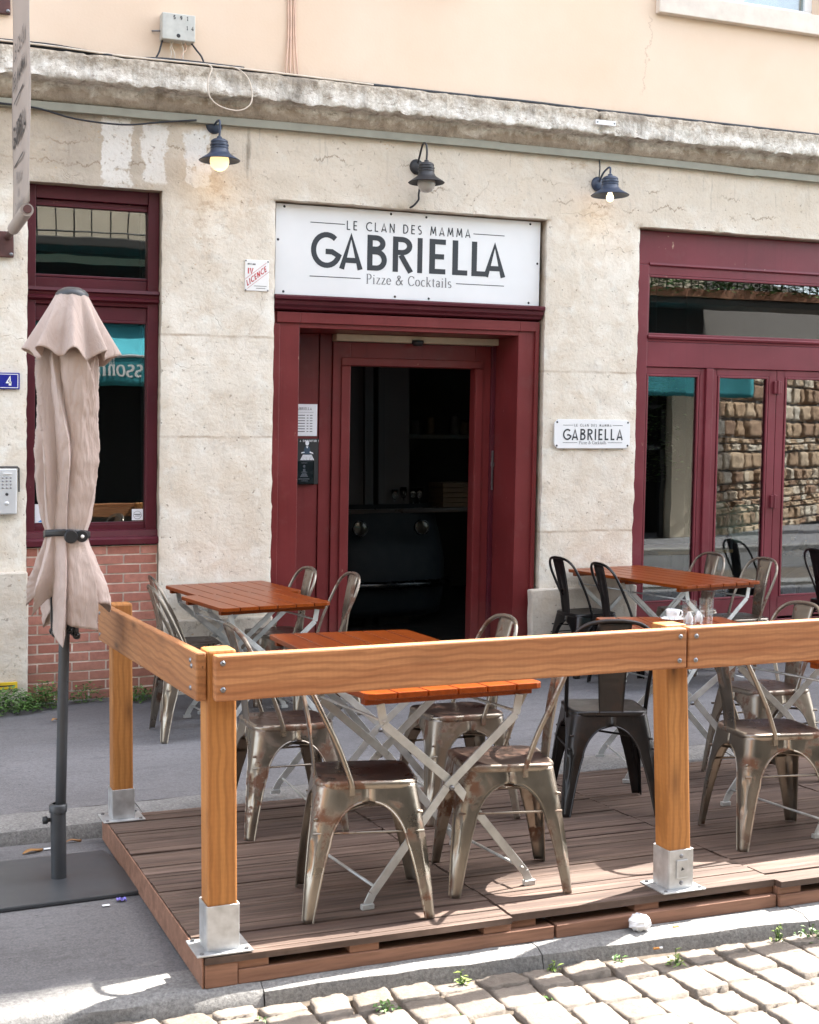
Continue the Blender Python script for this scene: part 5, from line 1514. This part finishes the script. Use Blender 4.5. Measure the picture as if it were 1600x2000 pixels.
def make_chair(label, frame, seatm):
    c = thing('bistro_chair', label, 'chair', (0, 0, 0), 'sheet steel bistro chairs')
    st = obj('seat', chair_seat(), seatm, c, smooth=True, auto=55)
    st.data.materials.append(frame)
    for pg in st.data.polygons:
        if len(pg.vertices) < 8 and max(abs(pg.center.x), abs(pg.center.y)) > .156 or pg.center.z < .443 and len(pg.vertices) < 8: pg.material_index = 1
    for sx in (-1, 1):
        for sy in (-1, 1):
            obj('leg', chair_leg(sx, sy), frame, c, smooth=True, auto=50, solid=.0022)
    obj('back_frame', MB().tube(cr(HOOP, 6), .0095, 10).box(-.064, -.046, .168, .180, .405, .438).box(-.064, -.046, -.180, -.168, .405, .438), frame, c, smooth=True, auto=50)
    obj('backrest', chair_splat(), frame, c, smooth=True, auto=35, solid=.003)
    br = MB()
    for s_ in (-1, 1):
        br.tube([(-.185, s_ * .185, .285), (.185, s_ * .185, .285)], .0045, 6)
    br.tube([(-.18, -.18, .33), (.18, .18, .33)], .005, 6).tube([(-.18, .18, .345), (.18, -.18, .345)], .005, 6)
    obj('brace', br, frame, c, smooth=True)
    return c
raw = make_chair('-', M['steel'], M['seat_dk'])
dark = make_chair('-', M['steel_dk'], M['steel_dk'])
used = set()
def on_deck(o, x, y, rz):
    nrm = Vector((.0134, .0292, 1)).normalized()
    q = Vector((0, 0, 1)).rotation_difference(nrm)
    o.rotation_mode = 'QUATERNION'
    o.rotation_quaternion = q @ Matrix.Rotation(R(rz), 3, 'Z').to_quaternion()
    o.location = (x, y, dz(x, y) + .003)
def on_pavement(o, x, y, rz):
    o.rotation_mode = 'XYZ'; o.rotation_euler = (0, 0, R(rz)); o.location = (x, y, -.013 * y + .004)
def chair(proto, label, x, y, rz, place):
    o = proto if proto not in used else dup(proto)
    used.add(proto)
    o['label'] = label
    place(o, x, y, rz)
    return o
CH = [
    (raw, 'worn raw steel chair left of the orange front table, nearest the corner post', 1.560, -4.485, -14, on_deck),
    (raw, 'raw steel chair right of the orange front table, its seat edge in the sun', 2.115, -4.42, 166, on_deck),
    (raw, 'rusty raw steel chair left of the second red table, behind the corner post', 1.615, -3.40, -2, on_deck),
    (raw, 'raw steel chair right of the second red table, half hidden behind the front table legs', 2.375, -3.46, 178, on_deck),
    (dark, 'dark gunmetal chair seen from behind, left of the middle railing post', 3.035, -3.60, 71, on_deck),
    (raw, 'raw steel chair with a rusty front leg, just right of the middle railing post', 3.40, -4.30, -12, on_deck),
    (raw, 'raw steel chair right of the table with the cup and water glasses', 4.075, -3.38, 180, on_deck),
    (raw, 'raw steel chair left of the red wall table, nearer the brick panel', 1.835, -.70, -3, on_pavement),
    (raw, 'raw steel chair left of the red wall table, nearer the street', 1.715, -1.28, -2, on_pavement),
    (raw, 'raw steel chair right of the left wall table, close beside the maroon door frame', 2.455, -.44, 184, on_pavement),
    (raw, 'raw steel chair right of the left wall table, in front of the dark doorway', 2.575, -.94, 181, on_pavement),
    (dark, 'black steel chair left of the right wall table, closest to the stone pier', 4.845, -.30, 2, on_pavement),
    (dark, 'black steel chair left of the right wall table, second from the pier', 4.84, -.90, -4, on_pavement),
    (raw, 'steel chair right of the right wall table, closest to the shop front glass', 5.63, -.42, 183, on_pavement),
    (raw, 'steel chair right of the right wall table, nearer the street', 5.67, -.98, 180, on_pavement),
    (dark, 'dark steel chair cut off by the right edge, against the shop front', 7.06, -.40, 0, on_pavement),
    (raw, 'steel chair cut off by the right edge, beyond the sunlit right-hand table', 4.28, -4.22, 180, on_deck),
]
for a in CH: chair(*a)
# ---------------------------------------------------------------- folding tables
def make_table():
    t = thing('folding_table', '-', 'table', (0, 0, 0), 'red slatted folding tables')
    mb = MB()
    n = 6; w = .109; g_ = .006
    Wd = n * w + (n - 1) * g_
    L = .69
    for k in range(n):
        x0 = -Wd / 2 + k * (w + g_); x1 = x0 + w
        c = .03
        if k == 0:
            poly = [(x0 + c, -L / 2), (x1, -L / 2), (x1, L / 2), (x0 + c, L / 2), (x0 + c * .3, L / 2 - c * .3), (x0, L / 2 - c), (x0, -L / 2 + c), (x0 + c * .3, -L / 2 + c * .3)]
        elif k == n - 1:
            poly = [(x0, -L / 2), (x1 - c, -L / 2), (x1 - c * .3, -L / 2 + c * .3), (x1, -L / 2 + c), (x1, L / 2 - c), (x1 - c * .3, L / 2 - c * .3), (x1 - c, L / 2), (x0, L / 2)]
        else:
            poly = [(x0, -L / 2), (x1, -L / 2), (x1, L / 2), (x0, L / 2)]
        mb.prism(poly, lambda u, v, d: (u, v, .713 + d), .022)
    obj('tabletop', mb, M['slat'], t, bevel=.003)
    for y in (-.27, .27):
        obj('batten', MB().box(-.325, .325, y - .02, y + .02, .688, .7125), M['slat'], t, bevel=.003)
    for s_, y in ((-1, -.297), (1, .297)):
        # two flat bars crossing like scissors; each bends to the vertical under the top
        for d_, dy in ((1, 0), (-1, .010)):
            lg = MB()
            pts = [(-.318 * d_, .015), (-.300 * d_, .05), (-.02 * d_, .385), (.255 * d_, .62), (.268 * d_, .69)]
            yy = y - s_ * dy
            for a, b in zip(pts, pts[1:]):
                lg.bar((a[0], yy, a[1]), (b[0], yy, b[1]), .030, .007, up=(0, 1, 0))
            lg.box(-.318 * d_ - .022, -.318 * d_ + .022, yy - .010, yy + .010, .0, .018)
            obj('leg', lg, M['galv'], t, bevel=.0015)
        obj('pivot', MB().lathe((-.003, y - s_ * -.006, .382), [(0, .008), (.008, .007), (.010, 0)], 10, 'y'), M['bolt'], t, smooth=True)
    for x, z in ((-.285, .068), (.285, .068), (.258, .63), (-.258, .63)):
        obj('cross_rod', MB().tube([(x, -.297, z), (x, .297, z)], .0055, 8), M['galv'], t, smooth=True)
    return t
tproto = make_table()
TB = [
    ('sunlit orange slatted table just behind the front rail, between two raw chairs', 1.845, -4.265, 3, on_deck),
    ('dark red slatted table behind the sunlit orange one, seen edge-on over the rail', 2.035, -3.17, -3, on_deck),
    ('red slatted table carrying a cup and two water glasses', 3.765, -3.08, -18, on_deck),
    ('sunlit orange table cut off at the right edge under the rail', 3.87, -4.10, 2, on_deck),
    ('red slatted table left of the doorway, nearer the street of the pair', 2.130, -1.10, 7, on_pavement),
    ('red slatted table left of the doorway, pushed against the pier of the pair', 2.180, -.395, 6, on_pavement),
    ('red slatted table by the right pier, nearer the street of the pair', 5.215, -1.05, 7, on_pavement),
    ('red slatted table by the right pier, pushed against the wall of the pair', 5.200, -.352, 6, on_pavement),
]
for a in TB:
    o = tproto if a is TB[0] else dup(tproto)
    o['label'] = a[0]
    a[4](o, a[1], a[2], a[3])
# things on the table
def zt(x, y): return dz(x, y) + .003 + .7355
def on_t(x, y): return (x, y, zt(x, y))
CX, CY = 3.80, -2.99
sp = thing('saucer', 'white saucer under the espresso cup on the right terrace table', 'saucer', on_t(CX, CY))
obj('dish', MB().lathe(on_t(CX, CY), [(0, .006), (.026, .006), (.03, .008), (.058, .018), (.062, .021), (.06, .022), (.03, .004), (.028, 0), (0, 0)], 36), M['porcelain'], sp, smooth=True)
cu = thing('espresso_cup', 'white espresso cup standing on its saucer on the right terrace table', 'cup', (CX, CY, zt(CX, CY) + .007))
obj('body', MB().lathe((CX, CY, zt(CX, CY) + .007), [(0, 0), (.020, 0), (.024, .006), (.033, .035), (.036, .058), (.034, .058), (.031, .035), (.021, .007), (0, .006)], 32), M['porcelain'], cu, smooth=True)
obj('handle', MB().tube(cr([(CX + .034, CY, zt(CX, CY) + .055), (CX + .05, CY, zt(CX, CY) + .056), (CX + .056, CY, zt(CX, CY) + .04), (CX + .046, CY, zt(CX, CY) + .027), (CX + .031, CY, zt(CX, CY) + .028)], 5), .0042, 8), M['porcelain'], cu, smooth=True)
for k, (x, y, h, lb) in enumerate(((3.785, -3.16, .125, 'tall clear water glass in front of the white cup'), (3.87, -3.18, .135, 'tall clear water glass to the right of the other, half full'))):
    z = zt(x, y)
    gl = thing('water_glass', lb, 'glass', (x, y, z), 'water glasses on the terrace table')
    obj('glass', MB().lathe((x, y, z), [(0, 0), (.030, 0), (.0315, .004), (.036, h), (.0345, h), (.0298, .012), (0, .010)], 36), M['thin_clear'], gl, smooth=True, auto=60)
for k, (x, y, lb) in enumerate(((3.85, -3.06, 'white sugar pot between the two water glasses'), (3.915, -3.05, 'small white salt shaker beside the water glasses'))):
    z = zt(x, y)
    tag(obj(('sugar_pot', 'salt_shaker')[k], MB().lathe((x, y, z), [(0, 0), (.018, 0), (.020, .008), (.019, .034), (.012, .044), (.010, .052), (.007, .058), (0, .059)], 24), M['porcelain'], smooth=True), lb, ('pot', 'shaker')[k])
# ---------------------------------------------------------------- closed parasol
PX, PY = .667, -3.52
PZ = dz(PX, PY) - .103
def px(z): return PX + .0325 * (z - PZ)
U = thing('closed_parasol', 'closed mauve beige parasol tied with a black strap on a dark pole', 'parasol', (PX, PY, PZ))
obj('base_plate', MB().add([(x, y, dz(x, y) - .105 + c) for c in (.002, .018) for x, y in ((.30, -3.835), (.955, -3.80), (.89, -3.19), (.30, -3.215))], [(3, 2, 1, 0), (4, 5, 6, 7), (0, 1, 5, 4), (1, 2, 6, 5), (2, 3, 7, 6), (3, 0, 4, 7)]), M['plate'], U, bevel=.004)
obj('base_tube', MB().lathe((0, 0, 0), [(0, .016), (.0295, .016), (.0295, .272), (.034, .274), (.035, .30), (.030, .305), (.021, .306)], 24), M['pole'], U, smooth=True, auto=50).location = (0, 0, 0)
tb = U.children[-1]
tb.data.transform(Matrix.Translation((PX, PY, PZ)) )
obj('locking_knob', MB().lathe((PX - .03, PY - .0, PZ + .245), [(0, -.03), (.014, -.028), (.016, -.012), (.008, -.008), (.008, 0)], 14, 'x'), M['black'], U, smooth=True)
obj('pole', MB().tube([(px(z), PY, z) for z in (PZ + .02, PZ + .5, 1.2, 2.27)], .0205, 18), M['pole'], U, smooth=True)
obj('cap', MB().lathe((px(2.26), PY, 2.240), [(.060, -.012), (.062, .004), (.05, .018), (.03, .028), (0, .031)], 28), M['pole'], U, smooth=True)
def fold(th, z, seed):
    return nz(math.cos(th) * 1.3 + seed, math.sin(th) * 1.3, z * .9)
def hood(i, j):
    th = 2 * math.pi * i / 160; t = j / 30
    ph = 8 * th + .5 + 1.2 * t * nz(math.cos(th), math.sin(th), 5)
    c = math.cos(ph)
    r = .056 + .096 * t ** 1.05 + (.0 + .034 * t ** 1.2) * (c * .75 + .25 * math.cos(2 * ph + 1)) + .016 * t * fold(th, t, 4)
    z = 2.250 - .222 * t - .020 * t ** 2 * (1 - c) + .012 * t * fold(th * 1, 0, 9) - .01 * t * math.cos(th - .7)
    return (px(z) + r * math.cos(th), PY + r * math.sin(th), z)
obj('hood', MB().grid(160, 31, hood, wrap=True), M['fabric'], U, smooth=True, solid=.0025)
def body(i, j):
    th = 2 * math.pi * i / 300; t = j / 110
    z = 2.12 - 1.12 * t
    keys = [(2.12, .066), (2.0, .090), (1.85, .092), (1.68, .094), (1.5, .086), (1.40, .080), (1.345, .072), (1.325, .071), (1.30, .073), (1.22, .082), (1.12, .088), (1.0, .074)]
    r0 = .074
    for (za, ra), (zb, rb) in zip(keys, keys[1:]):
        if za >= z >= zb:
            k_ = (za - z) / (za - zb); k_ = k_ * k_ * (3 - 2 * k_); r0 = ra + (rb - ra) * k_; break
    lo = max(0, min(1, (1.31 - z) / .3))
    cinch = min(1, abs(z - 1.335) / .22) ** .7
    top = min(1, max(.15, (2.15 - z) / .15))
    NP = 7
    tw = .75 * math.sin(z * 2.6 + .4) + .5 * nz(z * 2.4, 3.3) + 1.1 * (z - 1.3)
    ph = NP * (th / (2 * math.pi)) + tw * .8 + .55 * nz(math.cos(th) * .9, math.sin(th) * .9, z * 1.1)
    # keep the pleat count whole all round
    kf = math.floor(ph); lap = ph - kf; ki = kf % NP
    saw = (.75 * lap ** .7 + .25 * lap ** 4) if lap < .90 else (1 - (lap - .90) / .10) ** 1.6 * .86
    hv = random.Random(ki * 7 + 3)
    am = .6 + .8 * hv.random(); hm = hv.uniform(-1, 1)
    cr_ = .007 * abs(nz(th * 2.2 + z * 3, z * 9, 8)) ** .6 + .004 * nz(th * 8, z * 30, 8) - .004
    r = r0 - .022 * cinch + (.006 + .060 * cinch) * top * saw * am * (1 + .35 * lo) + cinch * (.010 * fold(th, z * 2.2, 2) + cr_)
    zz = z
    if lo > 0:
        wing = 0
        for c_, w_, s_ in ((-16, 8, .075), (168, 7, .012), (-92, 8, .030), (60, 5, .05), (118, 6, .04)):
            q = math.cos(th - R(c_))
            wing += s_ * max(0, q) ** w_
        r += wing * lo ** 1.2
        hem = .075 * hm - .085 * (saw ** 1.6) * am + .055 * max(0, math.cos(th - R(-16))) ** 4 + .05 * max(0, math.cos(th - R(168))) ** 4 - .02 * max(0, math.cos(th - R(-92))) ** 3
        zz = z + lo ** 1.7 * (hem + .03)
    return (px(zz) + r * math.cos(th), PY + r * math.sin(th), zz)
obj('canopy', MB().grid(300, 111, body, wrap=True), M['fabric'], U, smooth=True, solid=.002)
st_ = obj('strap', MB().grid(90, 4, lambda i, j: (px(1.33) + (.086 + .003 * math.cos(7 * i * 2 * math.pi / 90)) * math.cos(2 * math.pi * i / 90) * 1.0, PY + (.086) * math.sin(2 * math.pi * i / 90), 1.318 + .026 * j / 3 + .012 * math.cos(2 * math.pi * i / 90 + 1.9)), wrap=True), M['black'], U, smooth=True, solid=.002)
obj('buckle', MB().lathe((px(1.33) + .004, PY - .087, 1.328), [(0, .012), (.022, .011), (.026, .004), (.026, 0)], 18, 'y').lathe((px(1.33) + .046, PY - .080, 1.328), [(0, .012), (.020, .011), (.023, .004), (.023, 0)], 18, 'y'), M['black'], st_, smooth=True, auto=50)
obj('press_stud', MB().lathe((px(1.33) + .046, PY - .093, 1.328), [(0, .003), (.006, .002), (.007, 0)], 12, 'y'), M['white'], st_, smooth=True)
for k in range(8):
    a = k * math.pi / 4 + .35
    rr = .040 + .006 * (k % 2)
    x, y = px(.98) + rr * math.cos(a), PY + rr * math.sin(a)
    zb = .945 + .018 * math.sin(k * 2.3)
    rb = obj('rib', MB().box(x - .008, x + .008, y - .008, y + .008, zb, 1.25), M['pole'], U, bevel=.002)
    obj('rib_end', MB().lathe((x, y - .009, zb + .004), [(0, .004), (.012, .004), (.014, .0), (.014, -.014), (0, -.014)], 14, 'y'), M['black'], rb, smooth=True, auto=40)
    obj('screw', MB().lathe((x, y - .013, zb + .004), [(0, .003), (.006, .002), (.008, 0)], 10, 'y'), M['chrome'], rb, smooth=True)
# ---------------------------------------------------------------- weeds
def weed(label, cx, cy, z0, n, spread, height, leaf, m='leaf', seed=0, sy=None, group=None):
    rnd = random.Random(seed)
    w = thing('weed', label, 'weed', (cx, cy, z0), group)
    pts = []
    for _ in range(n):
        a = rnd.uniform(0, 6.283); r = spread * rnd.random() ** .6
        hh = height * (1 - (r / spread) ** 2 * .7) * rnd.uniform(.15, 1)
        pts.append((cx + r * math.cos(a), cy + (sy or spread) / spread * r * math.sin(a), z0 + hh))
    obj('leaves', leafblob(MB(), pts, leaf, rnd, .7), M[m], w)
    s_ = MB()
    for p in pts[::max(1, n // 14)]:
        s_.tube([(cx + (p[0] - cx) * .3, cy + (p[1] - cy) * .3, z0 - .01), ((p[0] + cx) / 2, (p[1] + cy) / 2, z0 + (p[2] - z0) * .6), p], .0016, 4)
    obj('stem', s_, M['leaf'], w)
    return w
weed('low leafy weed clump on the pavement below the yellow marker', .80, -.21, .003, 700, .20, .16, .036, seed=1, sy=.16)
weed('leafy weed clump at the foot of the brick panel, left of the parasol pole', 1.03, -.13, .002, 460, .15, .17, .034, seed=2, sy=.11)
weed('weeds at the foot of the brick panel beside the back railing post', 1.30, -.06, .001, 150, .12, .14, .028, seed=3, sy=.05)
weed('small weed tuft at the right end of the brick panel', 1.62, -.13, .002, 240, .13, .10, .030, seed=4, sy=.09)
def zj(x, y): return dz(x, -4.68) - .168
for k, (x, y, n, s_, h, m, lb) in enumerate((
    (1.42, -5.06, 60, .055, .06, 'leaf', 'green weed between the setts below the front corner of the terrace'),
    (1.05, -4.98, 26, .03, .04, 'leaf', 'tiny weed in the kerb joint left of the corner bracket'),
    (1.73, -4.93, 20, .025, .07, 'leaf_pale', 'thin pale weed sprouting at the kerb right of the corner post'),
    (2.05, -4.955, 22, .025, .06, 'leaf_pale', 'pale weed in the kerb joint left of the crumpled paper'),
    (2.30, -4.96, 24, .03, .05, 'leaf', 'small green weed at the kerb under the crumpled paper'),
    (2.47, -5.03, 34, .03, .075, 'leaf_pale', 'bright upright weed between the setts right of the paper'),
    (2.92, -4.985, 26, .03, .10, 'leaf_pale', 'dry pale weed at the kerb near the right edge'),
    (3.05, -5.0, 50, .06, .07, 'leaf', 'bushy weed at the kerb in the right corner'),
    (1.95, -5.12, 16, .03, .025, 'leaf', 'flat moss-like weed in a sett joint near the bottom'),
    (1.62, -5.16, 18, .03, .03, 'leaf', 'small flat weed in a sett joint at the bottom edge'),
    (2.35, -5.15, 16, .025, .02, 'leaf', 'tiny flat weed in a sett joint toward the lower right'),
    (2.75, -5.12, 18, .03, .025, 'leaf_pale', 'pale flat weed among the setts at lower right'))):
    weed(lb, x, y, zj(x, y), n, s_, h, .022, m, 40 + k, group='weeds in the kerb and sett joints')
# ---------------------------------------------------------------- litter
pz = dz(2.44, -4.86) - .097
pp = MB()
rnd = random.Random(9)
pp.grid(16, 12, lambda i, j: ((2.445 + (.040 + .014 * nz(i * .9, j * .9, 2)) * math.cos(2 * math.pi * i / 16) * math.sin(math.pi * j / 11)), -4.845 + (.036 + .014 * nz(i * .8, j, 6)) * math.sin(2 * math.pi * i / 16) * math.sin(math.pi * j / 11), pz + .026 - .028 * math.cos(math.pi * j / 11) * (1 + .4 * nz(i * .7, j * .8, 9))), wrap=True)
tag(obj('crumpled_paper', pp, M['paper']), 'crumpled white paper ball on the street kerb', 'litter')
for k, (x, y, z, a, lb) in enumerate(((2.665, -4.80, dz(2.66, -4.8) - .095, 25, 'cigarette butt on the kerb close to the pallet boards'), (2.585, -4.865, dz(2.6, -4.68) - .096, 5, 'orange cigarette butt on the kerb right of the paper ball'), (2.42, -5.0, zj(2.4, -5) + .065, -8, 'pale cigarette butt on the setts below the paper ball'))):
    d = Vector((math.cos(R(a)), math.sin(R(a)), 0)) * .016
    c_ = Vector((x, y, z + .005))
    b = thing('cigarette_butt', lb, 'litter', (x, y, z), 'cigarette butts')
    obj('filter', MB().tube([c_ - d, c_ + d * .3], .0042, 8), plain('filter_paper%d' % k, (.55, .25, .07), .8), b, smooth=True, auto=50)
    obj('paper', MB().tube([c_ + d * .3, c_ + d], .004, 8), M['paper'], b, smooth=True, auto=50)
def leaf(label, x, y, z, L, w, a, c):
    mb = MB()
    ca, sa = math.cos(R(a)), math.sin(R(a))
    def fn(i, j):
        u = i / 8; v = j / 4 * 2 - 1
        ww = w * math.sin(math.pi * min(1, u * .96 + .03)) ** .7
        lx, ly = (u - .5) * L, v * ww / 2
        return (x + lx * ca - ly * sa, y + lx * sa + ly * ca, z + .004 + .012 * v * v * (u) + .006 * math.sin(u * 5))
    mb.grid(9, 5, fn)
    return tag(obj('dry_leaf', mb, plain('leaf_' + str(round(x * 100)), c, .8), smooth=True, solid=.0008), label, 'leaf')
bz = lambda x, y: dz(x, y) - .104
leaf('curled brown leaf on the bay asphalt left of the parasol base', .62, -3.07, bz(.62, -3.07), .09, .035, 20, (.33, .17, .06))
leaf('small brown leaf in the gutter right of the parasol pole', .80, -2.97, bz(.8, -2.97), .07, .02, 5, (.25, .13, .06))
leaf('ochre leaf on the pavement in front of the brick panel', 1.03, -.62, .014, .05, .03, 30, (.42, .22, .08))
leaf('dry brown leaf on the kerb stone at the left edge', .44, -3.05, bz(.44, -3.05), .10, .03, 10, (.28, .15, .07))
rnd = random.Random(31)
tag(obj('paper_scrap', MB().grid(5, 4, lambda i, j: (.668 + .035 * i / 4, -3.055 + .02 * j / 3, bz(.67, -3.05) + .005 + .007 * nz(i, j, 3))), M['paper'], solid=.0006), 'white paper scrap beside the curled brown leaf', 'litter')
tag(obj('paper_scrap', MB().grid(5, 4, lambda i, j: (.772 + .026 * i / 4, -3.90 + .016 * j / 3, bz(.78, -3.89) + .005 + .006 * nz(i, j, 8))), M['paper'], solid=.0006), 'white paper scrap on the asphalt in front of the parasol base', 'litter')
tag(obj('candy_wrapper', MB().grid(7, 5, lambda i, j: (.83 + .034 * i / 6, -3.865 + .03 * j / 4, bz(.84, -3.85) + .008 + .012 * nz(i * .9, j * .9, 5))), plain('violet_foil', (.20, .17, .52), .25, metal=.4), solid=.0006), 'crumpled violet candy wrapper on the asphalt by the parasol base', 'litter')
# ---------------------------------------------------------------- across the street (seen in the window panes)
OY = -11.5
op = thing('opposite_house', 'cream house across the street with a dark ground floor, seen mirrored in the windows', 'building', (5, OY, 0))
CR = plain('cream_render', (.66, .58, .45), .9, nscale=1.2)
mb = MB().box(-16, 14.2, OY - .4, OY, 4.9, 9.2)
mb.box(-16, -1.5, OY - .4, OY, -.1, 4.9)
for x in (8.6, 13.55): mb.box(x, x + .6, OY - .4, OY, -.1, 3.4)
mb.box(-1.5, 14.2, OY - .4, OY, 4.35, 4.9)
obj('wall', mb, CR, op)
obj('shop_recess', MB().box(-1.5, 14.4, OY - 1.6, OY - 1.5, -.1, 4.35).box(-1.5, 14.4, OY - 1.5, OY - .41, 4.30, 4.35), M['room'], op)
fd = MB()
for x in (12.0, 12.75, 13.42): fd.box(x, x + .09, OY - .25, OY - .15, -.05, 3.0)
fd.box(12.0, 13.5, OY - .25, OY - .15, 1.55, 1.63).box(12.0, 13.5, OY - .25, OY - .15, 2.3, 2.36)
obj('door_frame', fd, M['black'], op)
obj('pale_panel', MB().box(12.1, 12.74, OY - .5, OY - .45, .9, 2.9), plain('pale_panel', (.45, .43, .40), .8), op)
obj('dark_fascia', MB().box(-1.5, 14.2, OY - .3, OY - .02, 3.5, 4.35), plain('dark_timber', (.022, .02, .019), .7), op)
sh_ = plain('grey_shutter', (.34, .38, .40), .7)
for x in range(-12, 13, 3):
    w = obj('window', MB().box(x, x + 1.0, OY - .1, OY + .004, 5.5, 7.6), M['room_pale'], op)
    for sx in (-.55, 1.02):
        mb = MB()
        for k in range(22): mb.box(x + sx, x + sx + .52, OY + .01, OY + .05, 5.5 + k * .096, 5.5 + k * .096 + .07)
        obj('shutter', mb, sh_, w)
bal = obj('balcony', MB().box(-6, 9, OY + .002, OY + .95, 4.46, 4.60).box(11.5, 24, OY + .002, OY + .8, 4.10, 4.22), plain('balcony_slab', (.05, .048, .045), .8), op, bevel=.02)
rl = MB().tube([(-6, OY + .9, 5.50), (9, OY + .9, 5.50)], .02, 6).tube([(-6, OY + .9, 4.68), (9, OY + .9, 4.68)], .014, 6)
rl.tube([(11.5, OY + .76, 5.1), (24, OY + .76, 5.1)], .02, 6)
x = -6.
while x < 24:
    if x > 9:
        if x > 11.5: rl.tube([(x, OY + .76, 4.22), (x, OY + .76, 5.1)], .011, 5)
        x += .16
        continue
    rl.tube([(x, OY + .9, 4.60), (x, OY + .9, 5.50)], .011, 5)
    rl.tube([(x + .02 + .11 * math.sin(a), OY + .9, 5.34 + .13 * math.cos(a)) for a in [i * math.pi / 5 for i in range(10)]], .009, 4, closed=True)
    x += .26
obj('railing', rl, M['black'], bal, smooth=True)
rnd = random.Random(17)
bp_ = thing('balcony_plants', 'leafy plants along the opposite balcony, mirrored in the right transom', 'plants', (15, OY + .6, 4.23))
obj('leaves', leafblob(MB(), [(rnd.uniform(12.4, 19) + .3 * math.sin(k), OY + .75 + rnd.gauss(0, .12), 4.28 + abs(rnd.gauss(0, .25))) for k in range(2200)], .13, rnd), M['leaf'], bp_)
obj('planter', MB().box(12.4, 19, OY + .55, OY + .85, 4.223, 4.36), plain('clay_planter', (.3, .14, .08), .8), bp_)
aw = thing('teal_awning', 'teal shop awning across the street with white script lettering, mirrored in the panes', 'awning', (7, -10.2, 2.4))
AY = -10.0
TEAL = plain('teal_canvas', (.06, .36, .43), .8, nscale=1.3)
obj('slope', MB().box(0, 1, 0, 1, 0, 1) if False else MB().grid(80, 8, lambda i, j: (.6 + 13.6 * i / 79, OY + .05 + (AY - OY - .05) * j / 7, 3.50 - .62 * j / 7 - .03 * math.sin(math.pi * j / 7) + .01 * math.sin(i * 1.7))), TEAL, aw, smooth=True, solid=.01)
obj('valance', MB().grid(160, 6, lambda i, j: (.6 + 13.6 * i / 159, AY + .012 * math.sin(i * .8) * j / 5, 2.86 - .40 * j / 5 - .0)), plain('dark_teal_canvas', (.03, .25, .29), .8), aw, smooth=True, solid=.008)
obj('front_bar', MB().tube([(.6, AY, 2.88), (14.2, AY, 2.88)], .022, 8), M['white'], aw, smooth=True)
obj('side_cheek', MB().add([(14.2, OY + .05, 3.5), (14.2, AY, 2.88), (14.2, AY, 2.46), (14.2, OY + .05, 2.9)], [(0, 1, 2, 3)]), TEAL, aw, solid=.008)
afn = lambda u, v, d: (u, AY + .022 + d, v)
lt = MB()
write(lt, 'issonn', LOW, afn, 3.02, 2.60, .23, w=.74, t=.075, thin=.035, mirror=True)
obj('lettering', lt, M['white'], aw, fix=False); lt = MB()
write(lt, 'la', LOW, afn, 3.20, 2.755, .10, t=.06, thin=.04, mirror=True)
obj('lettering', lt, M['white'], aw, fix=False)
def turn(x, y, z):
    ux, uy = x - 14.2, y - OY
    ca, sa = math.cos(R(-33)), math.sin(R(-33))
    return (14.2 + ux * ca - uy * sa, OY + ux * sa + uy * ca, z)
rw = thing('rubble_wall', 'sunlit rubble stone wall across the street, mirrored in the folding door panes', 'wall', (20, OY, 0))
mb = MB()
rnd = random.Random(8)
z = -.1
while z < 3.4:
    h = rnd.choice((.12, .16, .2, .26, .36))
    x = 14.4 + rnd.uniform(-.3, 0)
    while x < 29:
        w = rnd.uniform(.18, .55) * (1.5 if h > .3 else 1)
        q = rnd.uniform(-.035, .05)
        sd = rnd.random() * 70
        def fn(i, j, x=x, w=w, z=z, h=h, q=q, sd=sd):
            u, v = i / 9 * 2 - 1, j / 9 * 2 - 1
            r = max(abs(u), abs(v))
            e = .022 * nz(u * 1.3 + sd, v * 1.3)
            return turn(x + w / 2 + u * (w / 2 - .008) * (1 + .10 * nz(sd, v * 2)) + e * .9, OY + .04 + q + .014 * (1 - r ** 6) + e * 1.5 + .012 * nz(u * 4 + sd, v * 4) - (.14 if r > .99 else 0), z + h / 2 + v * (h / 2 - .007) * (1 + .14 * nz(u * 2, sd)) + e * .6)
        mb.grid(10, 10, fn)
        x += w
    z += h
def rub():
    t = NT('rubble_stone')
    r = t.n('NewGeometry').outputs['Random Per Island']
    n = t.noise(t.pos(), 8, 6, .65)
    col = t.ramp(r, (0, (.20, .115, .07)), (.35, (.34, .225, .135)), (.65, (.44, .335, .23)), (1, (.52, .47, .39)))
    t.out(Base_Color=t.mix(t.ramp(n, (.4, 0), (.75, .6)), col, (.12, .07, .04)), Roughness=.9, Normal=t.bump(n, .5, .03))
    return t.m
obj('stones', mb, rub(), rw, smooth=True)
bk = MB().box(14.25, 30, OY - .4, OY - .03, -.1, 4.9)
bk.v = [turn(*q) for q in bk.v]
obj('backing', bk, plain('grey_brown_render', (.10, .088, .078), .9), rw)
